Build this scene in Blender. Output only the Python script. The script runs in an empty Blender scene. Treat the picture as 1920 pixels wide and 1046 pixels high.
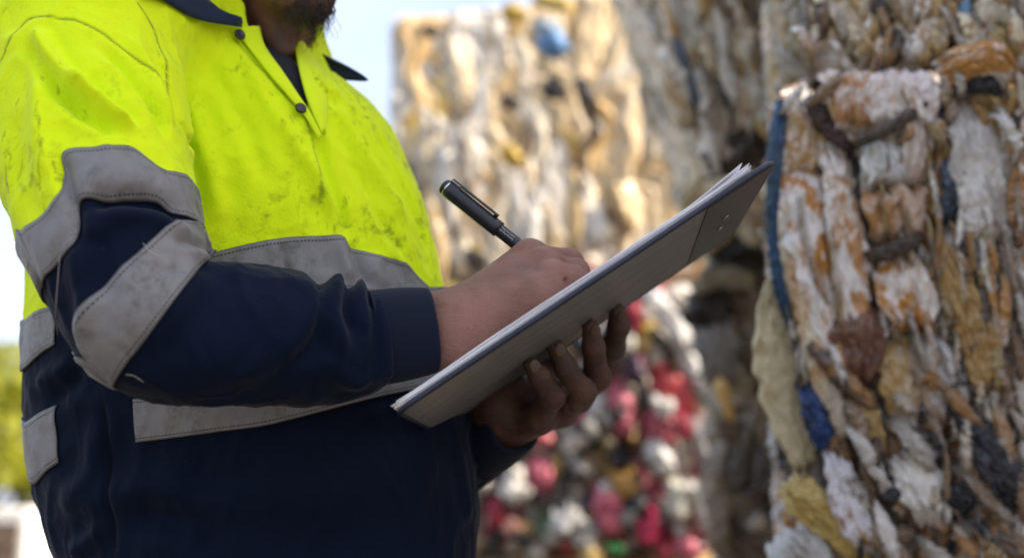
SUN_EL_DEG, SUN_AZ_DEG, SUN_POWER, SUN_ANGLE = 38.0, 103.0, 4.0, .6
SKY_STRENGTH, AIR, DUST, OZONE, EXPOSURE, FSTOP = .14, 1.0, 3.0, 1.0, 1.36, 3.2
CLOUD = (2.95, 3.22, 3.85)
import bpy, math, random
import numpy as np
from mathutils import Vector

R = math.radians
rng = np.random.default_rng(7)
sc = bpy.context.scene
COL = sc.collection

# ------------------------------------------------------------------ camera frame
# The place was surveyed from the photograph: a point is given by where it is seen and how many metres
# away it is; everything is then built in metres in the world (z up, ground at z = 0).
FPX = 2400.0                       # focal length in pixels of a 1920 px wide picture (45 mm lens)
CAM = np.array([0.0, 0.0, 1.05])
PITCH = R(9.95)
RIGHT = np.array([1.0, 0, 0])
FWD = np.array([0, math.cos(PITCH), math.sin(PITCH)])
UP = np.array([0, -math.sin(PITCH), math.cos(PITCH)])
BASIS = np.stack([RIGHT, UP, FWD])          # rows

def L(px, py, d):                  # survey frame (x right, y up, z away), metres
    return np.array([(px - 960.0) / FPX * d, (523.0 - py) / FPX * d, d])
def LL(pts):
    return np.array([L(*p) for p in pts])
def W(p):                          # survey frame -> world
    return CAM + np.asarray(p, float) @ BASIS
def to_local(w):
    return (np.asarray(w, float) - CAM) @ BASIS.T
def PW(px, py, d):
    return W(L(px, py, d))

# ------------------------------------------------------------------ object helpers
def mesh_data(name, verts, faces, smooth=True, mats=(), uv=None, cols=None, attrs=None):
    verts = np.asarray(verts, np.float32)
    me = bpy.data.meshes.new(name)
    if isinstance(faces, np.ndarray):
        nf, k = faces.shape
        me.vertices.add(len(verts)); me.vertices.foreach_set('co', verts.ravel())
        me.loops.add(nf * k); me.loops.foreach_set('vertex_index', faces.astype(np.int32).ravel())
        me.polygons.add(nf)
        me.polygons.foreach_set('loop_start', np.arange(0, nf * k, k, dtype=np.int32))
        me.update(calc_edges=True); me.validate()
    else:
        me.from_pydata(verts.tolist(), [], [list(map(int, f)) for f in faces]); me.update()
    if smooth:
        me.polygons.foreach_set('use_smooth', np.ones(len(me.polygons), bool))
    if uv is not None:
        lay = me.uv_layers.new(name='UVMap')
        vi = np.empty(len(me.loops), np.int32); me.loops.foreach_get('vertex_index', vi)
        lay.data.foreach_set('uv', np.asarray(uv, np.float32)[vi].ravel())
    for nm, c in (cols or {}).items():
        a = me.attributes.new(nm, 'FLOAT_COLOR', 'POINT')
        c4 = np.ones((len(verts), 4), np.float32); c4[:, :3] = c
        a.data.foreach_set('color', c4.ravel())
    for nm, v in (attrs or {}).items():
        a = me.attributes.new(nm, 'FLOAT', 'POINT')
        a.data.foreach_set('value', np.asarray(v, np.float32).ravel())
    for m in mats:
        me.materials.append(m)
    return me

def origin_of(o):
    p = np.zeros(3)
    while o is not None:
        p += np.array(o.location); o = o.parent
    return p

def obj(name, verts, faces, mat, parent=None, loc=None, smooth=True, **kw):
    """verts in world metres; linked as ONE mesh object under its parent."""
    verts = np.asarray(verts, float)
    base = origin_of(parent) if parent is not None else np.zeros(3)
    o = bpy.data.objects.new(name, None)
    bpy.data.objects.remove(o)
    l = np.zeros(3)
    if parent is None and loc is not None:
        l = np.asarray(loc, float)
    me = mesh_data(name, verts - base - l, faces, smooth, [mat] if mat else [], **kw)
    o = bpy.data.objects.new(name, me)
    COL.objects.link(o)
    o.location = l
    if parent is not None:
        o.parent = parent
    return o

def tag(o, label=None, cat=None, group=None, kind=None):
    if label: o['label'] = label
    if cat: o['category'] = cat
    if group: o['group'] = group
    if kind: o['kind'] = kind
    return o

def empty(name, loc):
    o = bpy.data.objects.new(name, None); COL.objects.link(o)
    o.location = loc; o.empty_display_size = .05
    return o

def solidify(o, t, offset=0.0):
    m = o.modifiers.new('thickness', 'SOLIDIFY'); m.thickness = t; m.offset = offset
    return o
def subsurf(o, n=1):
    m = o.modifiers.new('smooth', 'SUBSURF'); m.levels = n; m.render_levels = n
    return o
def bevel(o, w, seg=2):
    m = o.modifiers.new('bevel', 'BEVEL'); m.width = w; m.segments = seg; m.limit_method = 'ANGLE'
    return o

def grid_faces(nu, nv, close_u=False):
    i = np.arange(nu if close_u else nu - 1); j = np.arange(nv - 1)
    I, J = np.meshgrid(i, j, indexing='ij'); I2 = (I + 1) % nu
    return np.stack([I * nv + J, I2 * nv + J, I2 * nv + J + 1, I * nv + J + 1], -1).reshape(-1, 4)

def box_vf(c, ax, s):
    """box with centre c, axes rows ax, half sizes s"""
    v = np.array([[x, y, z] for x in (-1, 1) for y in (-1, 1) for z in (-1, 1)], float) * s
    f = [(0, 1, 3, 2), (4, 6, 7, 5), (0, 4, 5, 1), (2, 3, 7, 6), (0, 2, 6, 4), (1, 5, 7, 3)]
    return np.asarray(c) + v @ np.asarray(ax), f

def join_vf(parts):
    V, F, n = [], [], 0
    for v, f in parts:
        V.append(np.asarray(v, float))
        F += [tuple(int(k) + n for k in q) for q in f]; n += len(v)
    return np.concatenate(V), F

def lathe_vf(a, b, prof, n=24):
    """surface of revolution round the axis a->b; prof = [(t metres from a, radius)]"""
    a = np.asarray(a, float); ax = np.asarray(b, float) - a; ax /= np.linalg.norm(ax)
    u = np.cross(ax, [0.3, 0.2, 1]); u /= np.linalg.norm(u); w = np.cross(ax, u)
    th = np.linspace(0, 2 * math.pi, n, endpoint=False)
    V = np.concatenate([a + ax * t + r * (np.cos(th)[:, None] * u + np.sin(th)[:, None] * w) for t, r in prof])
    F = []
    for k in range(len(prof) - 1):
        for i in range(n):
            j = (i + 1) % n
            F.append((k * n + i, k * n + j, (k + 1) * n + j, (k + 1) * n + i))
    F.append(tuple(range(n))[::-1]); F.append(tuple((len(prof) - 1) * n + i for i in range(n)))
    return V, F

def tube_vf(pts, rad, n=6):
    pts = np.asarray(pts, float); m = len(pts)
    rad = np.broadcast_to(np.asarray(rad, float), (m,))
    T = np.gradient(pts, axis=0); T /= np.linalg.norm(T, axis=1)[:, None] + 1e-12
    u = np.cross(T[0], [0.31, 0.17, 0.93]); u /= np.linalg.norm(u)
    th = np.linspace(0, 2 * math.pi, n, endpoint=False); V = []
    for k in range(m):
        u = u - T[k] * (u @ T[k]); u /= np.linalg.norm(u) + 1e-12; w = np.cross(T[k], u)
        V.append(pts[k] + rad[k] * (np.cos(th)[:, None] * u + np.sin(th)[:, None] * w))
    F = []
    for k in range(m - 1):
        for i in range(n):
            j = (i + 1) % n
            F.append((k * n + i, k * n + j, (k + 1) * n + j, (k + 1) * n + i))
    F.append(tuple(range(n))[::-1]); F.append(tuple((m - 1) * n + i for i in range(n)))
    return np.concatenate(V), F

# ------------------------------------------------------------------ noise
def _hash(ix, iy, iz, seed):
    h = (ix.astype(np.uint32) * np.uint32(374761393) + iy.astype(np.uint32) * np.uint32(668265263)
         + iz.astype(np.uint32) * np.uint32(2246822519) + np.uint32((seed * 3266489917) & 0xffffffff))
    h = (h ^ (h >> np.uint32(13))) * np.uint32(1274126177)
    return h ^ (h >> np.uint32(16))
_G = rng.normal(size=(256, 3)); _G /= np.linalg.norm(_G, axis=1)[:, None]
def perlin(p, seed=0):
    p = np.asarray(p, float); i = np.floor(p).astype(np.int64); f = p - i
    u = f * f * f * (f * (f * 6 - 15) + 10); out = 0
    for dx in (0, 1):
        for dy in (0, 1):
            for dz in (0, 1):
                g = _G[_hash(i[:, 0] + dx, i[:, 1] + dy, i[:, 2] + dz, seed) & np.uint32(255)]
                d = (g * (f - np.array([dx, dy, dz]))).sum(1)
                out = out + d * (u[:, 0] if dx else 1 - u[:, 0]) * (u[:, 1] if dy else 1 - u[:, 1]) * (u[:, 2] if dz else 1 - u[:, 2])
    return out * 1.5
def fbm(p, seed=0, oct=3):
    s, a, t = 0, 1.0, 0
    for k in range(oct):
        s = s + a * perlin(np.asarray(p) * 2 ** k, seed + k); t += a; a *= .5
    return s / t
def ridged(p, seed=0):
    return 1 - np.abs(perlin(p, seed)) * 2

# ------------------------------------------------------------------ signed distance shapes, meshed by surface nets
def smin(a, b, k):
    h = np.clip(.5 + .5 * (b - a) / k, 0, 1)
    return b + (a - b) * h - k * h * (1 - h)
def smax(a, b, k):
    return -smin(-a, -b, k)
def capsule(p, a, b, ra, rb):
    a = np.asarray(a, float); ab = np.asarray(b, float) - a
    t = np.clip((p - a) @ ab / (ab @ ab + 1e-12), 0, 1)
    return np.linalg.norm(p - a - t[:, None] * ab, axis=1) - (ra + (rb - ra) * t)
def chain(p, pts, rad, k=0.0):
    f = None
    for i in range(len(pts) - 1):
        c = capsule(p, pts[i], pts[i + 1], rad[i], rad[i + 1])
        f = c if f is None else (smin(f, c, k) if k else np.minimum(f, c))
    return f
def ellip(p, c, ax, r):
    q = (p - np.asarray(c)) @ np.asarray(ax).T; r = np.asarray(r, float)
    k0 = np.linalg.norm(q / r, axis=1); k1 = np.linalg.norm(q / (r * r), axis=1)
    return k0 * (k0 - 1) / (k1 + 1e-9)

_OFF = np.array([[x, y, z] for x in (0, 1) for y in (0, 1) for z in (0, 1)])
_EDG = [(a, b) for a in range(8) for b in range(a + 1, 8) if np.abs(_OFF[a] - _OFF[b]).sum() == 1]
def surface_nets(f, lo, hi, h, B=12, pad=1.35):
    lo = np.asarray(lo, float); hi = np.asarray(hi, float)
    nb = np.ceil((hi - lo) / (h * B)).astype(int)
    bi = np.stack(np.meshgrid(*[np.arange(n) for n in nb], indexing='ij'), -1).reshape(-1, 3)
    c = lo + (bi + .5) * B * h
    bi = bi[np.abs(f(c)) < B * h * .5 * 1.732 * pad]
    ncell = nb * B + 2
    def cid(ijk): return (ijk[..., 0] * ncell[1] + ijk[..., 1]) * ncell[2] + ijk[..., 2]
    loc = np.stack(np.meshgrid(*[np.arange(B + 1)] * 3, indexing='ij'), -1)
    ids, vs, quads = [], [], []
    for s in range(0, len(bi), 96):
        blk = bi[s:s + 96]
        g = blk[:, None, None, None, :] * B + loc
        val = f((lo + g.reshape(-1, 3) * h)).reshape(len(blk), B + 1, B + 1, B + 1)
        cv = np.stack([val[:, o[0]:B + o[0], o[1]:B + o[1], o[2]:B + o[2]] for o in _OFF], -1)
        ins = cv < 0; m = ins.any(-1) & ~ins.all(-1)
        bq = np.argwhere(m)
        if len(bq):
            v = cv[m]; acc = np.zeros((len(v), 3)); cnt = np.zeros(len(v))
            for a, b in _EDG:
                x = (v[:, a] < 0) != (v[:, b] < 0)
                t = np.where(x, v[:, a] / np.where(x, v[:, a] - v[:, b], 1), 0)
                acc += np.where(x[:, None], _OFF[a] + t[:, None] * (_OFF[b] - _OFF[a]), 0); cnt += x
            cell = blk[bq[:, 0]] * B + bq[:, 1:]
            ids.append(cid(cell)); vs.append(lo + (cell + acc / cnt[:, None]) * h)
        for ax in range(3):
            o = [0, 0, 0]; o[ax] = 1
            v0 = val[:, :B, :B, :B]; v1 = val[:, o[0]:B + o[0], o[1]:B + o[1], o[2]:B + o[2]]
            x = np.argwhere((v0 < 0) != (v1 < 0))
            if not len(x): continue
            g0 = blk[x[:, 0]] * B + x[:, 1:]
            e1 = np.zeros(3, int); e2 = np.zeros(3, int); e1[(ax + 1) % 3] = 1; e2[(ax + 2) % 3] = 1
            ok = (g0[:, (ax + 1) % 3] > 0) & (g0[:, (ax + 2) % 3] > 0)
            q = np.stack([cid(g0 - e1 - e2), cid(g0 - e2), cid(g0), cid(g0 - e1)], 1)
            neg = v0[x[:, 0], x[:, 1], x[:, 2], x[:, 3]] < 0
            q = np.where(neg[:, None], q, q[:, ::-1])
            quads.append(q[ok])
    ids = np.concatenate(ids); vs = np.concatenate(vs); quads = np.concatenate(quads)
    order = np.argsort(ids); ids = ids[order]; vs = vs[order]
    k = np.clip(np.searchsorted(ids, quads), 0, len(ids) - 1)
    k = k[(ids[k] == quads).all(1)]
    return vs, k

def grad(f, p, e=1e-3):
    g = np.stack([f(p + d) - f(p - d) for d in np.eye(3) * e], 1)
    return g / (np.linalg.norm(g, axis=1)[:, None] + 1e-12)
def relax(v, q, n=2, lam=.5):
    for _ in range(n):
        s = np.zeros_like(v); c = np.zeros(len(v))
        for a in range(4):
            for b in ((a + 1) % 4, (a + 3) % 4):
                np.add.at(s, q[:, a], v[q[:, b]]); np.add.at(c, q[:, a], 1)
        v = v + lam * (s / np.maximum(c, 1)[:, None] - v)
    return v
def spline(P, n):
    """Catmull-Rom through rows of P, n samples"""
    P = np.asarray(P, float); m = len(P)
    E = np.vstack([2 * P[0] - P[1], P, 2 * P[-1] - P[-2]])
    t = np.linspace(0, m - 1 - 1e-9, n); i = t.astype(int); u = (t - i)[:, None]
    p0, p1, p2, p3 = E[i], E[i + 1], E[i + 2], E[i + 3]
    return .5 * (2 * p1 + (p2 - p0) * u + (2 * p0 - 5 * p1 + 4 * p2 - p3) * u ** 2 + (3 * p1 - p0 - 3 * p2 + p3) * u ** 3)
def poly_dist(p, line):
    """distance to a polyline, and where along it (0..1)"""
    line = np.asarray(line, float); seg = np.linalg.norm(np.diff(line, axis=0), axis=1); cum = np.r_[0, np.cumsum(seg)]
    best = np.full(len(p), 1e9); s = np.zeros(len(p))
    for k in range(len(line) - 1):
        ab = line[k + 1] - line[k]; t = np.clip((p - line[k]) @ ab / (ab @ ab + 1e-12), 0, 1)
        d = np.linalg.norm(p - line[k] - t[:, None] * ab, axis=1); m = d < best
        best[m] = d[m]; s[m] = (cum[k] + t * seg[k])[m] / cum[-1]
    return best, s
def poly_mean(p, line):
    return np.linalg.norm(p - np.mean(line, 0), axis=1)

# ------------------------------------------------------------------ material helpers
class NT:
    def __init__(s, name):
        s.m = bpy.data.materials.new(name); s.m.use_nodes = True; s.t = s.m.node_tree
        s.b = s.t.nodes['Principled BSDF']
    def n(s, typ, **kw):
        x = s.t.nodes.new(typ)
        for k, v in kw.items():
            if k in x.inputs.keys(): s.set(x.inputs[k], v)
            else: setattr(x, k, v)
        return x
    def set(s, inp, v):
        if isinstance(v, bpy.types.NodeSocket): s.t.links.new(v, inp)
        else:
            if inp.type == 'RGBA' and not isinstance(v, (int, float)) and len(v) == 3: v = (*v, 1)
            inp.default_value = v
    def p(s, **kw):
        for k, v in kw.items(): s.set(s.b.inputs[k.replace('_', ' ')], v)
        return s
    def coord(s, scale=(1, 1, 1), rot=(0, 0, 0), what='Object', kind='POINT'):
        tc = s.n('ShaderNodeTexCoord'); mp = s.n('ShaderNodeMapping'); mp.vector_type = kind
        s.t.links.new(tc.outputs[what], mp.inputs['Vector']); mp.inputs['Scale'].default_value = scale; mp.inputs['Rotation'].default_value = rot
        return mp.outputs[0]
    def noise(s, scale, detail=3, vec=None, rough=.55, dist=0):
        x = s.n('ShaderNodeTexNoise'); x.inputs['Scale'].default_value = scale; x.inputs['Detail'].default_value = detail
        x.inputs['Roughness'].default_value = rough; x.inputs['Distortion'].default_value = dist
        s.t.links.new(vec if vec is not None else s.coord(), x.inputs['Vector'])
        return x.outputs['Fac']
    def ramp(s, fac, stops, interp='LINEAR'):
        r = s.n('ShaderNodeValToRGB'); s.t.links.new(fac, r.inputs[0]); e = r.color_ramp; e.interpolation = interp
        while len(e.elements) < len(stops): e.elements.new(.5)
        for el, (p_, c) in zip(e.elements, stops):
            el.position = p_; el.color = (c, c, c, 1) if isinstance(c, (int, float)) else (*c, 1)
        return r.outputs[0]
    def mix(s, fac, a, b, mode='MIX'):
        x = s.n('ShaderNodeMix'); x.data_type = 'RGBA'; x.blend_type = mode
        s.set(x.inputs[0], fac); s.set(x.inputs[6], a); s.set(x.inputs[7], b)
        return x.outputs[2]
    def math(s, op, a, b=0.0, c=None):
        x = s.n('ShaderNodeMath'); x.operation = op; s.set(x.inputs[0], a); s.set(x.inputs[1], b)
        if c is not None: s.set(x.inputs[2], c)
        return x.outputs[0]
    def attr(s, name, out='Color'):
        x = s.n('ShaderNodeAttribute'); x.attribute_name = name
        return x.outputs[out]
    def bump(s, h, strength=.3, dist=.002, normal=None):
        x = s.n('ShaderNodeBump'); x.inputs['Strength'].default_value = strength; x.inputs['Distance'].default_value = dist
        s.t.links.new(h, x.inputs['Height'])
        if normal is not None: s.t.links.new(normal, x.inputs['Normal'])
        s.t.links.new(x.outputs[0], s.b.inputs['Normal'])
        return x.outputs[0]
# ------------------------------------------------------------------ materials
def m_shirt():
    s = NT('hi_vis_and_navy_knit')
    reg = s.attr('yellow', 'Fac')
    yel = s.math('GREATER_THAN', reg, .0)
    # dirt: smudges and rubbed streaks on the yellow cloth
    c = s.coord()
    blot = s.ramp(s.noise(17, 4, c, .7), [(.47, 0), (.66, 1)])
    spots = s.ramp(s.noise(75, 4, c, .65), [(.50, 0), (.70, 1)])
    area = s.attr('dirt', 'Fac')
    d = s.math('MULTIPLY', s.math('MULTIPLY', blot, spots), area)
    d2 = s.math('MULTIPLY', s.ramp(s.noise(150, 3, s.coord((1, 1, .25), (.3, .5, 0)), .6), [(.6, 0), (.74, 1)]), s.math('MULTIPLY', area, s.ramp(s.noise(9, 2, c), [(.5, 0), (.66, 1)])))
    dirt = s.math('MINIMUM', s.math('ADD', s.math('MULTIPLY', d, .9), s.math('MULTIPLY', d2, .6)), .8)
    y0 = s.mix(s.noise(5, 2, c), (.64, .84, .006), (.77, .92, .010))
    ycol = s.mix(dirt, y0, (.055, .085, .012))
    ncol = s.mix(s.noise(6, 3, c), (.0010, .0034, .0115), (.0022, .0075, .026))
    lint = s.ramp(s.noise(330, 2, c, .6), [(.76, 0), (.80, 1)])
    ncol = s.mix(s.math('MULTIPLY', lint, .12), ncol, (.25, .28, .32))
    col = s.mix(yel, ncol, ycol)
    seam = s.attr('seam', 'Fac')
    col = s.mix(s.math('MULTIPLY', seam, .8), col, s.mix(yel, (.002, .003, .006), (.10, .14, .012)))
    s.p(Base_Color=col, Roughness=.82, Sheen_Weight=.08, Sheen_Roughness=.4)
    s.b.inputs['Specular IOR Level'].default_value = .12
    # birdseye knit
    v = s.n('ShaderNodeTexVoronoi'); v.inputs['Scale'].default_value = 520
    s.t.links.new(s.coord((1, 1, .8)), v.inputs['Vector'])
    h = s.math('ADD', s.math('MULTIPLY', v.outputs['Distance'], s.math('ADD', s.math('MULTIPLY', yel, .5), .2)), s.math('MULTIPLY', s.noise(230, 3, c), s.math('SUBTRACT', 1.2, s.math('MULTIPLY', yel, 1.0))))
    s.bump(h, .38, .0009)
    return s.m

def m_cloth(name, c0, c1, rough=.85, ribs=0, bump=.3, scale=700):
    s = NT(name)
    c = s.coord()
    s.p(Base_Color=s.mix(s.noise(9, 3, c), c0, c1), Roughness=rough, Sheen_Weight=.07)
    s.b.inputs['Specular IOR Level'].default_value = .25
    h = s.noise(scale, 2, c)
    s.bump(h, bump, .0008)
    return s.m

def m_tape():
    s = NT('grey_reflective_tape')
    uv = s.coord(what='UV')
    sep = s.n('ShaderNodeSeparateXYZ'); s.t.links.new(uv, sep.inputs[0]); u, v = sep.outputs[0], sep.outputs[1]
    vv = s.math('MINIMUM', v, s.math('SUBTRACT', 1.0, v))
    line = s.math('LESS_THAN', s.math('ABSOLUTE', s.math('SUBTRACT', vv, .085)), .016)
    dash = s.math('LESS_THAN', s.math('FRACT', s.math('MULTIPLY', u, 330)), .72)
    st = s.math('MULTIPLY', line, dash)
    c = s.coord()
    smear = s.ramp(s.noise(28, 4, s.coord((1, 1, .5)), .65), [(.45, 0), (.62, 1)])
    fine = s.ramp(s.noise(140, 4, c, .7), [(.42, 0), (.65, 1)])
    base = s.mix(s.noise(8, 3, c), (.165, .158, .158), (.225, .215, .215))
    base = s.mix(s.math('MULTIPLY', s.math('MULTIPLY', smear, fine), .85), base, (.075, .068, .06))
    crack = s.ramp(s.noise(420, 2, s.coord((1, 1, .35)), .6), [(.70, 0), (.78, 1)])
    base = s.mix(s.math('MULTIPLY', crack, .3), base, (.40, .39, .38))
    edge = s.math('LESS_THAN', vv, .022)
    base = s.mix(s.math('MAXIMUM', s.math('MULTIPLY', st, .85), s.math('MULTIPLY', edge, .5)), base, (.022, .02, .02))
    s.p(Base_Color=base, Roughness=.55, Metallic=.1, Sheen_Weight=.1)
    pinch = s.math('MULTIPLY', s.math('LESS_THAN', s.math('ABSOLUTE', s.math('SUBTRACT', vv, .085)), .03), -.6)
    s.bump(s.math('ADD', s.math('ADD', s.noise(90, 3, c), s.math('MULTIPLY', s.noise(900, 2, c), .25)), pinch), .6, .0014)
    return s.m

def m_skin():
    s = NT('weathered_brown_skin')
    c = s.coord()
    a = s.mix(s.ramp(s.noise(26, 3, c), [(.36, 0), (.64, 1)]), (.205, .096, .064), (.305, .136, .098))
    a = s.mix(s.math('MULTIPLY', s.ramp(s.noise(230, 3, c, .6), [(.55, 0), (.75, 1)]), .45), a, (.13, .06, .038))
    grime_shade = s.math('MULTIPLY', s.attr('grime_shade', 'Fac'), s.ramp(s.noise(60, 4, c, .7), [(.30, .72), (.58, 1)]))
    a = s.mix(s.math('MULTIPLY', grime_shade, .8), a, (.022, .015, .010))
    a = s.mix(s.attr('stubble', 'Fac'), a, (.018, .014, .013))
    s.p(Base_Color=a, Roughness=s.math('ADD', .42, s.math('MULTIPLY', s.noise(40, 2, c), .2)), Subsurface_Weight=.12)
    s.b.inputs['Subsurface Radius'].default_value = (.012, .005, .003)
    s.b.inputs['Subsurface Scale'].default_value = .5
    s.b.inputs['Specular IOR Level'].default_value = .42
    v = s.n('ShaderNodeTexVoronoi'); v.feature = 'DISTANCE_TO_EDGE'; v.inputs['Scale'].default_value = 620
    s.t.links.new(s.coord((1, 1, 1)), v.inputs['Vector'])
    h = s.math('ADD', s.math('MULTIPLY', v.outputs['Distance'], .9), s.math('MULTIPLY', s.noise(180, 3, s.coord((.5, 1, 1.3))), 1.2))
    s.bump(h, .55, .0014)
    return s.m

def m_plain(name, col, rough=.5, metal=0.0, spec=.5, col2=None, nscale=30, bump=0, bscale=200, bdist=.001, coat=0):
    s = NT(name)
    c = s.coord()
    s.p(Base_Color=s.mix(s.ramp(s.noise(nscale, 4, c, .6), [(.35, 0), (.65, 1)]), col, col2 or tuple(x * .75 for x in col)), Roughness=rough, Metallic=metal, Coat_Weight=coat)
    s.b.inputs['Specular IOR Level'].default_value = spec
    if bump: s.bump(s.noise(bscale, 3, c), bump, bdist)
    return s.m

def m_film(name='crushed_plastic_film', rough=.24, bump=.5, bscale=60, bdist=.006, mscale=14, stretch=.3):
    """compressed film: own colour per piece, a printed second colour in streaks, dust"""
    s = NT(name)
    a = s.attr('piece'); b = s.attr('print')
    c = s.coord((1, 1, stretch))
    n1 = s.noise(mscale, 4, c, .62, 1.4)
    m = s.ramp(n1, [(.47, 0), (.55, 1)])
    n2 = s.noise(mscale * 3.2, 4, s.coord((1, 1, .45)), .65, .4)
    m2 = s.ramp(n2, [(.52, 0), (.60, .8)])
    col = s.mix(s.math('MULTIPLY', s.math('MAXIMUM', m, s.math('MULTIPLY', m2, .55)), s.attr('print_amount', 'Fac')), a, b)
    dust = s.ramp(s.noise(mscale * 1.3, 5, s.coord(), .7), [(.55, 0), (.8, .25)])
    col = s.mix(dust, col, (.23, .185, .135))
    s.p(Base_Color=col, Roughness=rough)
    s.b.inputs['Specular IOR Level'].default_value = .45
    h = s.math('ADD', s.noise(bscale, 4, s.coord((1, 1, .4)), .6), s.math('MULTIPLY', s.noise(bscale * 3, 3, s.coord((1, 1, .5)), .6), .35))
    s.bump(h, bump, bdist)
    return s.m

M = dict(
    shirt=m_shirt(), tape=m_tape(), skin=m_skin(),
    navy=m_cloth('navy_collar_knit', (.008, .016, .045), (.012, .026, .07)),
    cuff=m_cloth('navy_rib_knit', (.0014, .0042, .015), (.0022, .0068, .024), ribs=1),
    tee=m_cloth('dark_undershirt_jersey', (.010, .011, .018), (.016, .018, .028)),
    trouser=m_cloth('navy_work_drill', (.008, .013, .03), (.014, .02, .045)),
    yellow=m_cloth('hi_vis_placket_knit', (.64, .84, .006), (.77, .92, .010), bump=.5, scale=420),
    thread=m_plain('pale_loose_thread', (.5, .46, .42), .8),
    hair=m_plain('black_hair', (.012, .011, .013), .45, col2=(.02, .018, .02)),
    button=m_plain('dark_snap_button', (.012, .012, .014), .35),
    nail=m_plain('dirty_fingernail', (.12, .068, .045), .4, col2=(.06, .035, .024), nscale=150),
    eye=m_plain('dark_brown_eye', (.05, .035, .025), .15),
    boot=m_plain('worn_brown_boot_leather', (.09, .05, .025), .6, bump=.4),
)
# ================================================================== THE WORKER
def world_mesh(v, q):
    return W(v), q[:, ::-1]        # the survey frame is left-handed

FEET = W(np.array([-.235, 0, 1.16])); FEET[2] = 0.0

# the plane of the clipboard in his hands
CA, CB = L(748, 775, .88), L(1455, 303, .898)
wv = np.array([115, -421, 2400.]); wv /= np.linalg.norm(wv)
lv = (CB - CA) / np.linalg.norm(CB - CA); wv = wv - lv * (wv @ lv); wv /= np.linalg.norm(wv)
nv_ = np.cross(lv, wv); nv_ = nv_ if nv_[1] > 0 else -nv_           # up, out of the written side
BL_, BW_ = np.linalg.norm(CB - CA), .250
def BP(l, w, h=0.0): return CA + lv * l + wv * w + nv_ * h
T_, NS = .0030, 9
HTOP = T_ + .0008 + NS * .00052 + .001

# ---- torso: stacked rounded sections -----------------------------------------------------
TL = np.array([  # py, left px, right px, depth of axis, depth radius
    (1400, 200, 850, 1.085, .125), (1250, 178, 868, 1.105, .135), (1150, 160, 880, 1.12, .14), (1046, 132, 891, 1.13, .145), (950, 102, 897, 1.14, .15),
    (850, 82, 890, 1.15, .155), (750, 72, 877, 1.155, .155), (650, 72, 857, 1.16, .155), (580, 74, 842, 1.165, .155),
    (520, 77, 826, 1.17, .155), (400, 85, 797, 1.18, .155), (300, 125, 760, 1.19, .15), (200, 185, 700, 1.20, .14),
    (120, 255, 598, 1.205, .122), (60, 310, 556, 1.21, .10), (0, 350, 545, 1.21, .08), (-60, 380, 530, 1.22, .07)], float)
_y = (523 - TL[:, 0]) / FPX * TL[:, 3]
_sec = np.stack([_y, ((TL[:, 1] + TL[:, 2]) / 2 - 960) / FPX * TL[:, 3], (TL[:, 2] - TL[:, 1]) / 2 / FPX * TL[:, 3], TL[:, 3], TL[:, 4]], 1)
_sec = spline(_sec, 200)
def tor(y):
    return [np.interp(y, _sec[:, 0], _sec[:, k]) for k in (1, 2, 3, 4)]
def torso_sdf(p, inset=0.0, top=True):
    y = p[:, 1]; cx, rx, cz, rz = tor(y); rx = rx - inset; rz = rz - inset
    e = 2.25
    q = (np.abs((p[:, 0] - cx) / rx) ** e + np.abs((p[:, 2] - cz) / rz) ** e) ** (1 / e)
    f = (q - 1) * np.minimum(rx, rz) * .92
    f = smax(f, y - (_sec[-1, 0] - .01), .02)
    sh = chain(p, LL([(150, 70, 1.03), (300, -10, 1.13), (445, 10, 1.2), (520, 190, 1.285), (575, 275, 1.33)]), np.array([.066, .064, .066, .052, .060]) - inset, .03)
    return smin(f, sh, .05)
HEM = (523 - 1330) / FPX * 1.095
def ray_depth(f, px, py, lo=.62, hi=1.6, n=400):
    d = np.linspace(lo, hi, n)
    v = f(np.array([L(px, py, x) for x in d]))
    k = np.argmax(v < 0)
    if v[k] >= 0: return None
    if k == 0: return d[0]
    t = v[k - 1] / (v[k - 1] - v[k]); return d[k - 1] + t * (d[k] - d[k - 1])
_nh = lambda x, y: L(x, y, ray_depth(torso_sdf, x, y))
NECKHOLE = np.array([L(425, -170, 1.21), L(478, 10, 1.165), _nh(523, 86), _nh(553, 150), _nh(573, 194), _nh(590, 235)])
NECKHOLE_R = [.075, .062, .024, .0125, .0060, .0015]
def shirt_torso(p):
    f = torso_sdf(p)
    f = smax(f, HEM - p[:, 1], .004)
    return smax(f, -chain(p, NECKHOLE, NECKHOLE_R), .006)

# ---- sleeves ---------------------------------------------------------------------------
SL = np.array([(225, -15, 1.07, 150), (168, 90, 1.02, 167), (172, 250, .965, 178), (207, 430, .905, 161), (268, 585, .875, 139), (352, 624, .885, 133),
               (450, 628, .90, 132), (560, 636, .915, 121), (650, 641, .928, 104), (712, 634, .937, 90)], float)
LSL = np.array([(545, 245, 1.34, 96), (600, 345, 1.40, 124), (660, 560, 1.42, 125), (715, 790, 1.38, 115), (830, 850, 1.25, 85), (900, 832, 1.175, 62), (940, 808, 1.14, 52)], float)
def curve(S, n=26):
    c = np.concatenate([LL(S[:, :3]), (S[:, 3] / FPX * S[:, 2])[:, None]], 1)
    return spline(c, n)
RC, LC = curve(SL, 34), curve(LSL, 22)
def tube_sdf(p, C, rr=0.0):
    f = np.full(len(p), 1e9)
    for i in range(len(C) - 1):
        f = np.minimum(f, capsule(p, C[i, :3], C[i + 1, :3], C[i, 3] + rr, C[i + 1, 3] + rr))
    return f
def cut_end(f, p, C, k=.003):
    d = C[-1, :3] - C[-2, :3]; d /= np.linalg.norm(d)
    return smax(f, (p - C[-1, :3]) @ d, k)
def sleeve_r(p): return cut_end(tube_sdf(p, RC), p, RC)
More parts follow.
